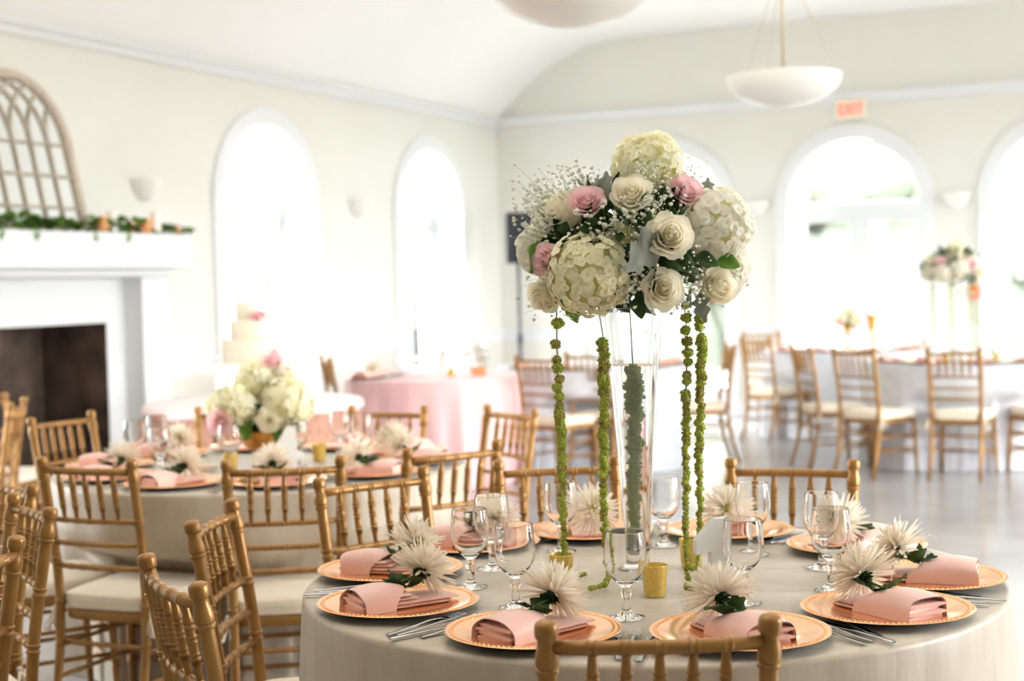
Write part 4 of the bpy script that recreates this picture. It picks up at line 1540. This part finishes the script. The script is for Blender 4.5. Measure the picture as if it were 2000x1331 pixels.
gar = thing('leaf_garland', 'green leaf garland lying along the white mantel shelf', 'garland', (0, -7.42, 1.806))
vine = []
for i in range(30):
    t = i / 29
    vine.append(V((.30 + .02 * sin(9 * t), 1.38 - 2.76 * t, .018 + .008 * sin(23 * t))))
put('vine', MB().tube(vine, .006, 6).mesh('vine', 'stem'), gar)
GL = [leaf_mb(.085, .026, 3, .3, .25, .25, 14, 4, .7).mesh('leaf', 'fresh'), leaf_mb(.075, .022, 0, 0, .3, .3, 8, 4, .8).mesh('leaf', 'fresh'), leaf_mb(.08, .026, 3, .3, .2, .25, 14, 4, .7).mesh('leaf', 'green')]
q = random.Random(4)
for i in range(290):
    t = q.random()
    yy = 1.36 - 2.72 * t
    if yy > .75 and q.random() < .35:
        continue
    z_ = q.uniform(.012, .085) if yy < .9 else q.uniform(.01, .055)
    xx = .30 + q.uniform(-.06, .09)
    yaw_ = q.uniform(-60, 60) + q.choice((0, 0, 90, -90))
    put('leaf', GL[i % 3], gar, (xx, yy, z_), (R(q.uniform(-40, 40)), R(q.uniform(-40, 25)), R(yaw_)), q.uniform(.9, 1.3))
for yy in (-.9, -.55, -.25, .3, .62):   # sprigs hanging over the edge
    put('leaf', GL[0], gar, (.435, yy, .016), (R(q.uniform(-15, 15)), R(62), R(q.uniform(-12, 12))), 1.0)
PILLAR = MB().lathe([(0, 0), (.034, 0), (.035, .003), (.035, .138), (.033, .142), (.012, .139), (0, .139)], 28).mesh('pillar_candle', 'wax', True)
WICK = MB().tube([(0, 0, .138), (.001, 0, .152)], .0015, 5).mesh('wick', 'black')
CUP = MB().lathe([(0, 0), (.034, 0), (.037, .003), (.041, .086), (.042, .09), (.0395, .089), (.036, .006), (0, .005)], 28).mesh('candle_cup', 'copper', True)
for u, s_, lab in ((6.86, 1., 'white pillar candle nearer the mirror on the mantel'), (6.40, 1.05, 'white pillar candle nearer the end of the mantel')):
    o = tag(put('pillar_candle', PILLAR, None, (.37, -u, 1.806), None, s_), lab, 'candle', 'candles on the mantel')
    put('wick', WICK, o)
for u, s_, lab in ((6.945, 1.15, 'copper candle cup tight beside the pillar candle nearer the mirror'), (6.66, .8, 'copper candle cup between the two pillar candles'), (6.505, 1.15, 'copper candle cup tight beside the pillar candle at the mantel end'), (6.15, .62, 'small copper candle cup at the very end of the mantel')):
    o = tag(put('candle_cup', CUP, None, (.365, -u, 1.806), None, s_), lab, 'candle holder', 'copper candle cups on the mantel')
    put('wax', MB().lathe([(0, .02), (.034, .02), (.036, .07), (0, .068)], 24).mesh('wax', 'wax'), o)

# ------------------------------------------------------------------ lamps, sconces, signs, speaker
pend = MB().lathe([(0, -.165), (.06, -.162), (.12, -.152), (.19, -.131), (.25, -.099), (.288, -.063), (.306, -.025), (.312, 0), (.312, .008), (.300, .008), (.284, -.045), (.245, -.085), (.185, -.119), (.115, -.140), (0, -.152)], 64).mesh('glass_bowl', 'lampglass', True)
ROD = MB().tube([(0, 0, -.15), (0, 0, 1.42)], .011, 10).mesh('rod', 'brass')
CAN = MB().lathe([(0, 1.42), (.012, 1.36), (.06, 1.385), (.068, 1.42)], 28).mesh('canopy', 'brass')
FIN = MB().lathe([(0, -.185), (.012, -.18), (.016, -.17), (.01, -.162), (0, -.162)], 16).mesh('finial', 'brass')
for (n, u, lab) in ((4.83, 6.73, 'white bowl pendant lamp on a rod before the middle back window'), (4.85, 9.80, 'white bowl pendant lamp cut off at the top above the flowers'), (4.85, 12.87, 'white bowl pendant lamp over the near table, unseen, added to light it')):  # the third pendant is unseen, added to hold another fill light
    p = thing('pendant_lamp', lab, 'ceiling lamp', (n, -u, 2.497), None, 'bowl pendant lamps')
    if u > 9:          # lights added to brighten the near table; nothing shows these lamps lit
        bl = bpy.data.lights.new('added_fill', 'POINT')
        bl.energy = 150
        bl.color = (1, .92, .81)
        bl.shadow_soft_size = .06
        put('added_fill', bl, p, (.0, .06, -.02))
    put('lamp_bowl', pend, p)
    put('rod', ROD, p)
    put('canopy', CAN, p)
    for i in range(3):
        a = 2 * pi * i / 3 + .5
        put('chain', MB().tube([(.305 * cos(a), .305 * sin(a), .004), (.016 * cos(a), .016 * sin(a), .62)], .0022, 5).mesh('chain', 'brass'), p)
    put('hub', MB().lathe([(0, .58), (.02, .59), (.022, .63), (0, .64)], 16).mesh('hub', 'brass'), p)
sc_m = MB().lathe([(0, -.15), (.03, -.146), (.075, -.118), (.112, -.07), (.132, -.012), (.137, 0), (.137, .008), (.128, .008), (.122, -.014), (.10, -.066), (.065, -.108), (0, -.135)], 28, half=True).mesh('sconce_bowl', 'lampglass', True)
sc_b = MB().box((-.06, .0, -.11), (.06, .02, .0), .006).mesh('back_plate', 'trim')
for loc, ro, lab in (((.0, -6.05, 2.205), -90, 'half-bowl wall sconce beside the mirror on the fireplace wall'), ((.0, -3.03, 2.17), -90, 'half-bowl wall sconce between the two arched windows of the left wall'),
                     ((2.83, 0, 2.15), 180, 'half-bowl wall sconce behind the flower ball on the back wall'), ((4.77, 0, 2.15), 180, 'half-bowl wall sconce right of the middle arched window')):
    s = thing('wall_sconce', lab, 'wall lamp', loc, R(ro), 'half-bowl wall sconces')
    put('sconce_bowl', sc_m, s, (0, .004, 0))
    put('back_plate', sc_b, s)

ex = thing('exit_sign', 'white exit sign with red letters above the middle arched window', 'sign', (3.80, 0, 2.915))
put('housing', MB().box((-.15, -.06, 0), (.15, -.001, .19), .008).mesh('housing', 'exit_box'), ex)
fc = bpy.data.curves.new('letters', 'FONT')
fc.body = 'EXIT'
fc.size = .165
fc.extrude = .003
fc.align_x = 'CENTER'
tmp = bpy.data.objects.new('letters', fc)
C.objects.link(tmp)
bpy.context.view_layer.update()
lme = bpy.data.meshes.new_from_object(tmp.evaluated_get(bpy.context.evaluated_depsgraph_get()))
bpy.data.objects.remove(tmp)
lme.materials.clear()
lme.materials.append(M['exit_red'])
put('letters', lme, ex, (0, -.064, .04), (R(90), 0, 0), (.72, .95, 1))
fa = thing('fire_alarm', 'small red fire alarm box on the back wall behind the tall flowers', 'alarm', (4.93, 0, 1.16))
put('box', MB().box((-.045, -.05, 0), (.045, -.001, .115), .008).mesh('box', 'red'), fa)
put('pull_handle', MB().box((-.03, -.062, .035), (.03, -.05, .055), .004).mesh('pull_handle', 'white_paint'), fa)

spk = thing('loudspeaker', 'black loudspeaker on a pole stand in the far corner', 'speaker', (.68, -1.04, 1.60), R(35))
put('cabinet', MB().prism([(-.135, -.14), (.135, -.14), (.095, .14), (-.095, .14)], 0, .50, tf=lambda x, y, z: (x, z, y)).mesh('cabinet', 'black', True), spk)
put('grille', MB().box((-.122, -.150, .02), (.122, -.139, .48), .006).mesh('grille', 'mesh_black'), spk)
ss = thing('speaker_stand', 'black tripod pole stand under the loudspeaker', 'stand', (.68, -1.04, 0))
put('pole', MB().tube([(0, 0, .10), (0, 0, .85), (0, 0, .86), (0, 0, 1.6)], [.0195, .0195, .0165, .0165], 12).mesh('pole', 'black'), ss)
put('collar', MB().tube([(0, 0, .80), (0, 0, .90)], .03, 12).mesh('collar', 'black'), ss)
put('hub', MB().tube([(0, 0, .52), (0, 0, .60)], .032, 12).mesh('hub', 'black'), ss)
for i in range(3):
    a = 2 * pi * i / 3 + .4
    put('leg', MB().tube([(.02 * cos(a), .02 * sin(a), .56), (.5 * cos(a), .5 * sin(a), .015)], .011, 8).mesh('leg', 'black'), ss)
    put('brace', MB().tube([(.01 * cos(a), .01 * sin(a), .14), (.26 * cos(a), .26 * sin(a), .29)], .008, 8).mesh('brace', 'black'), ss)
